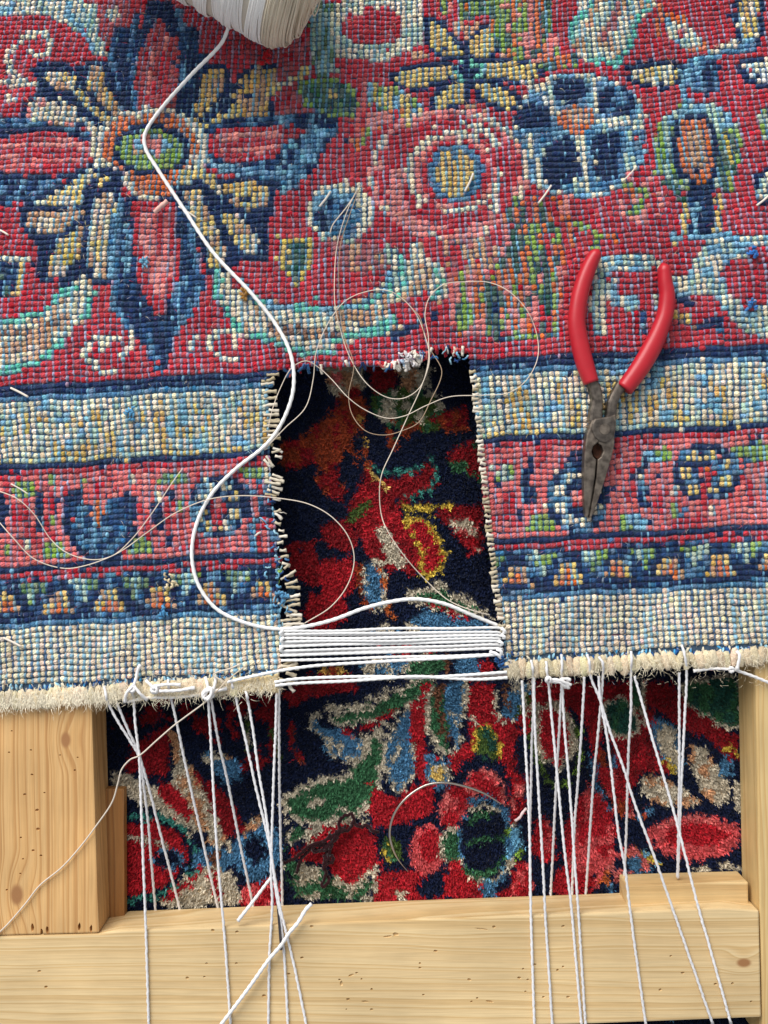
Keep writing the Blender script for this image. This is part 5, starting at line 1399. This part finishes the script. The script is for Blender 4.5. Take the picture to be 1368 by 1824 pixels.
# ------------------------------------------------------------------ needles and the dark wool on the lower rug
M_steel = plain('needle_steel', (190, 182, 172), .28, 1., .05, 300, 0)
M_dsteel = plain('dark_needle', (96, 92, 96), .3, 1., .1, 300, 0)
zn = 10.5
nd = tmesh('curved_needle', pix([893, 1432, zn, 862, 1413, zn+1, 822, 1399, zn+1.5, 790, 1394, zn+2, 758, 1399, zn+2.5, 724, 1421, zn+3, 702, 1450, zn+3, 694, 1484, zn+2.4, 701, 1515, zn+1.2, 712, 1535, zn, 727, 1553, zn-.6]), 2.3*PX, M_steel, (200, 190, 180), lobes=0, depth=0, ns=10,
           rfun=lambda u: np.clip(.45+u*4, .45, 1)*np.clip((1.0-u)*6, .25, 1))
o = obj('curved_needle', nd); o['label'] = 'steel half-circle needle lying on the pile of the lower rug'; o['category'] = 'needle'
nd = tmesh('straight_needle', pix([490, 1548, ZBm-2, 494, 1600, ZBm-.6, 497, 1640, ON+.6, 501, 1692, ON+1.4]), 2.3*PX, M_dsteel, (120, 116, 120), lobes=0, depth=0, ns=8, rfun=lambda u: np.clip(.35+u*5, .3, 1))
o = obj('straight_needle', nd); o['label'] = 'dark steel needle hanging among the bundled strings at the back of the beam'; o['category'] = 'needle'
parts = []; g = np.random.default_rng(21)
for q in ([505, 1535, 528, 1526, 548, 1510, 570, 1500, 590, 1494, 602, 1480, 612, 1474], [528, 1556, 534, 1538, 540, 1524, 560, 1508, 580, 1500], [604, 1480, 606, 1462, 616, 1452, 626, 1452, 630, 1462, 622, 1474, 606, 1484],
          [628, 1464, 640, 1472, 656, 1470, 664, 1480, 676, 1482], [612, 1476, 596, 1494, 584, 1516, 578, 1540, 580, 1556, 574, 1572, 576, 1578, 584, 1574, 586, 1560], [600, 1482, 590, 1500, 580, 1510, 592, 1530, 586, 1536, 578, 1524],
          [590, 1488, 575, 1502, 556, 1508, 560, 1516, 590, 1512], [606, 1478, 594, 1498, 582, 1530, 576, 1548], [616, 1470, 600, 1490, 586, 1512], [560, 1504, 584, 1506, 600, 1490], [552, 1512, 572, 1514, 586, 1506]):
    a = np.array(q, float).reshape(-1, 2); out = []
    for x, y in a: out += [x+g.normal(0, 1), y+g.normal(0, 1), 9.8+g.uniform(0, 2.2)]
    V, F, cap = tube(pix(out), 3.2*PX, ns=6, pitch=.003, fuzz=.0003); parts.append((V, [F, cap], lin((44, 18, 22))))
o = obj('wool_scrap', join_meshes('wool_scrap', parts, M_wool)); o['label'] = 'dark brown tangled wool scrap on the red part of the lower rug'; o['category'] = 'wool scrap'
tuft2 = tmesh('thread_scrap', pix([918, 1462, 10, 926, 1456, 12, 932, 1446, 12, 938, 1440, 11]), 2.6*PX, M_cotton, (232, 206, 204), pitch=.003)
o = obj('thread_scrap', tuft2); o['label'] = 'tiny white thread scrap on the lower rug left of the right hand strings'; o['category'] = 'thread'

# ------------------------------------------------------------------ pliers
pl = empty('pliers', P(1070, 760, ZR), label='small needle-nose pliers with red dipped handles and dark worn steel jaws', category='pliers')
M_red = plain('red_dip', (178, 24, 38), .42, 0, .04, 200, .06, spec=.5, coat=.05)
M_iron = plain('worn_iron', (118, 108, 98), .42, .85, .2, 300, .15, c2=(84, 76, 70))
M_jaw = plain('dark_jaw', (128, 116, 104), .46, .8, .2, 300, .15, c2=(90, 80, 72))
M_hole = plain('rust', (84, 48, 30), .8, .2, .3, 500, .3)
def sweep_ell(pts, wid, ht, zc):
    c2 = catmull(np.array([P(x, y, zc) for x, y in pts]), .0012); n_ = len(c2)
    c2[:, 2] = zc
    T = np.gradient(c2, axis=0); T /= np.linalg.norm(T, axis=1)[:, None]; A = np.stack([-T[:, 1], T[:, 0], T[:, 2]*0], -1)
    s = np.linspace(0, 1, n_); w = np.interp(s, np.linspace(0, 1, len(wid)), wid)*PX/2
    w = w*np.clip(np.sqrt(np.clip(s/.035, .02, 1)), 0, 1); h = ht/2*np.clip(np.sqrt(np.clip(s/.035, .02, 1)), 0, 1)
    th = np.linspace(0, 2*np.pi, 20, endpoint=False)
    ct, st = np.sign(np.cos(th))*np.abs(np.cos(th))**.9, np.sign(np.sin(th))*np.abs(np.sin(th))**.9
    V = c2[:, None]+A[:, None]*(w[:, None]*ct[None])[..., None]; V[:, :, 2] += h[:, None]*st[None]
    V = V.reshape(-1, 3); i = np.arange(n_-1)[:, None]*20; j = np.arange(20)[None]
    F = np.stack([i+j, i+(j+1) % 20, i+20+(j+1) % 20, i+20+j], -1).reshape(-1, 4)
    V = np.vstack([V, c2[0], c2[-1]]); k = n_*20
    cap = np.array([(k, (q+1) % 20, q) for q in range(20)]+[(k+1, (n_-1)*20+q, (n_-1)*20+(q+1) % 20) for q in range(20)])
    return V, F, cap
zc = ZR+.0038
HL = [(1066, 444), (1058, 458), (1050, 474), (1038, 507), (1030, 541), (1027, 575), (1032, 608), (1040, 642), (1053, 682)]
HR = [(1180, 468), (1183, 484), (1185, 505), (1188, 524), (1185, 558), (1174, 591), (1158, 625), (1138, 658), (1112, 693)]
for pts, wid in ((HL, [22, 27, 29, 30, 30, 31, 32, 31, 27]), (HR, [20, 25, 28, 29, 31, 34, 34, 33, 31])):
    V, F, cap = sweep_ell(pts, wid, .0088, zc); child('handle', raw_mesh('handle', V, [F, cap], M_red, None), pl)
def plate(name, poly, z0, z1, mat, bev=.0009, taper=None, inner=None):
    bm = bmesh.new(); n_ = len(poly)//2; pp = [(poly[2*i], poly[2*i+1]) for i in range(n_)]
    def zt(x, y): return z1 if taper is None else z1-taper*max(0, (y-800)/120.)
    t = [bm.verts.new(P(x, y, zt(x, y))) for x, y in pp]; b = [bm.verts.new((v.co.x, v.co.y, z0)) for v in t]
    f = bm.faces.new(t); bm.faces.new(b[::-1])
    for i in range(n_): bm.faces.new((t[i], b[i], b[(i+1) % n_], t[(i+1) % n_]))
    bmesh.ops.recalc_face_normals(bm, faces=bm.faces)
    te = [e for e in bm.edges if all(v in t for v in e.verts)]
    bmesh.ops.bevel(bm, geom=te, offset=bev, segments=3, profile=.55, affect='EDGES', clamp_overlap=True)
    me = bpy.data.meshes.new(name); bm.to_mesh(me); bm.free(); me.materials.append(mat)
    for p_ in me.polygons: p_.use_smooth = False
    return child(name, me, pl)
z0 = ZR-.0006; z1 = ZR+.0072
plate('shank', [1048, 676, 1061, 672, 1070, 684, 1074, 700, 1075, 722, 1074, 745, 1070, 756, 1054, 756, 1050, 748, 1052, 730, 1056, 712, 1052, 694], z0, z1-.0012, M_iron, .0014)
plate('shank', [1102, 678, 1116, 692, 1106, 706, 1100, 722, 1099, 742, 1096, 754, 1078, 754, 1081, 738, 1083, 716, 1090, 700], z0, z1-.0015, M_iron, .0014)
plate('jaw', [1055, 748, 1050, 762, 1045, 775, 1042, 800, 1040, 840, 1040, 880, 1041, 906, 1043, 919, 1047, 922, 1049.2, 916, 1055, 880, 1060, 850, 1062.5, 819, 1057, 813, 1054.5, 804, 1057, 795, 1063, 790, 1070, 784, 1074, 762, 1070, 748], z0, z1-.0006, M_jaw, .0011, .0028)
plate('jaw', [1070, 745, 1080, 743, 1097, 738, 1098, 755, 1095, 775, 1094, 795, 1088, 820, 1080, 848, 1072, 872, 1064, 896, 1054, 921, 1050, 922, 1051.5, 912, 1057.5, 880, 1062.5, 850, 1064.8, 819, 1071, 814, 1075, 804, 1072, 794, 1066, 789.5, 1064, 770], z0, z1-.0009, M_jaw, .0011, .0028)
plate('pivot_plate', [1060, 746, 1076, 743, 1090, 741, 1096, 750, 1095, 768, 1091, 782, 1080, 789, 1068, 786, 1059, 778, 1054, 766, 1055, 754], z1-.003, z1+.0003, M_iron, .0008)
plate('jaw_core', [1060, 790, 1070, 790, 1074, 800, 1072, 812, 1064, 818, 1057, 812, 1055, 800], z0, ZR+.002, M_hole, .0003)
bm = bmesh.new(); c = P(1077, 765, z1); bmesh.ops.create_cone(bm, cap_ends=True, segments=24, radius1=10*PX, radius2=9.2*PX, depth=.0008); bmesh.ops.translate(bm, verts=bm.verts, vec=(c[0], c[1], z1+.0003))
me = bpy.data.meshes.new('rivet'); bm.to_mesh(me); bm.free(); me.materials.append(M_jaw); child('rivet', me, pl)
parts = []
for k in range(26):   # gripping teeth along the closed tips
    y = 868+k*1.9; x = 1056.6-(y-868)*.125; V, F, cap = tube(pix([x-1.7, y, (z1-.0018-.0028*(y-800)/120)*1000, x+1.9, y+.4, (z1-.0018-.0028*(y-800)/120)*1000]), .55*PX, ns=5, lobes=0, depth=0)
    parts.append((V, [F, cap], lin((150, 146, 140))))
child('teeth', join_meshes('teeth', parts, M_iron), pl)

# ------------------------------------------------------------------ cone of yarn
ax = Vector((.94, -.34, -.12)).normalized()      # towards the fat end
R0 = .0315; cen = Vector(P(510, -28, ZR+.0)); cen.z = ZR+.0325; k_ = (HC-cen.z)/H
cen.x, cen.y = (508-684)*PX*k_, (912+42)*PX*k_
cone = empty('yarn_cone', (cen.x, cen.y, ZR), label='cone of white cotton yarn lying on its side on the rug', category='yarn cone')
e1 = ax.cross(Vector((0, 0, 1))).normalized(); e2 = e1.cross(ax).normalized()
axn, e1n, e2n, cn = map(np.array, (ax, e1, e2, cen))
def ring(t, rad, tilt, ph, n_=56, wob=0.):
    a = np.linspace(0, 2*np.pi, n_, endpoint=False)
    rr = rad+wob*np.sin(3*a+ph)
    return cn+axn*(t+tilt*np.sin(a+ph))[:, None]+e1n*(rr*np.cos(a))[:, None]+e2n*(rr*np.sin(a))[:, None]
def closed_tube(c, r, ns=5):
    n_ = len(c); T = np.roll(c, -1, 0)-np.roll(c, 1, 0); T /= np.linalg.norm(T, axis=1)[:, None]
    out = c-cn; out = out-(out@axn)[:, None]*axn; out /= np.linalg.norm(out, axis=1)[:, None]; B = np.cross(T, out); B /= np.linalg.norm(B, axis=1)[:, None]
    th = np.linspace(0, 2*np.pi, ns, endpoint=False)
    V = (c[:, None]+out[:, None]*(r*np.cos(th))[None, :, None]+B[:, None]*(r*np.sin(th))[None, :, None]).reshape(-1, 3)
    i = np.arange(n_)[:, None]; j = np.arange(ns)[None]; F = np.stack([i*ns+j, i*ns+(j+1) % ns, ((i+1) % n_)*ns+(j+1) % ns, ((i+1) % n_)*ns+j], -1).reshape(-1, 4)
    return V, F
def rad_at(t): return np.interp(t, [-.14, -.05, 0], [.016, .0265, R0])
parts = []
ts = np.arange(-.105, .001, .00040)
for i, t in enumerate(ts):
    grp = int(i//14); tl = (.0016 if grp % 2 else -.0026)+rng.normal(0, .0004)
    V, F = closed_tube(ring(t, rad_at(t)+(.0004 if grp % 2 else -.0001)+rng.normal(0, .00012), tl, .4*grp+rng.normal(0, .12), 60), .00036)
    parts.append((V, [F], lin((246, 243, 238))*rng.uniform(.93, 1.03)))
child('side_winding', join_meshes('side_winding', parts, M_cotton), cone)
parts = []
for i, u in enumerate(np.linspace(.01, .99, 120)):
    a = u*math.pi/2; t = .0165*math.sin(a); rad = R0*math.cos(a)**.8
    V, F = closed_tube(ring(t, rad+rng.normal(0, .00012), rng.normal(0, .0009), rng.uniform(0, 6.28), 60, .0004), .00040)
    parts.append((V, [F], lin((222, 208, 184))*rng.uniform(.86, 1.08)))
child('end_winding', join_meshes('end_winding', parts, M_cotton), cone)
prof = [(-.11, .0), (-.11, float(rad_at(-.11)))]+[(t, float(rad_at(t))-.0003) for t in np.linspace(-.1, 0, 8)]+[(.0162*math.sin(a), max(0, (R0-.0004)*math.cos(a)**.8)) for a in np.linspace(.1, math.pi/2, 9)]
V = []; 
for t, r_ in prof: V.append(ring(t, max(r_, 1e-5), 0, 0, 40))
V = np.vstack(V); i = np.arange(len(prof)-1)[:, None]*40; j = np.arange(40)[None]
child('core', raw_mesh('core', V, np.stack([i+j, i+(j+1) % 40, i+40+(j+1) % 40, i+40+j], -1).reshape(-1, 4), M_cotton, np.tile(lin((206, 196, 180)), (len(V), 1))), cone)
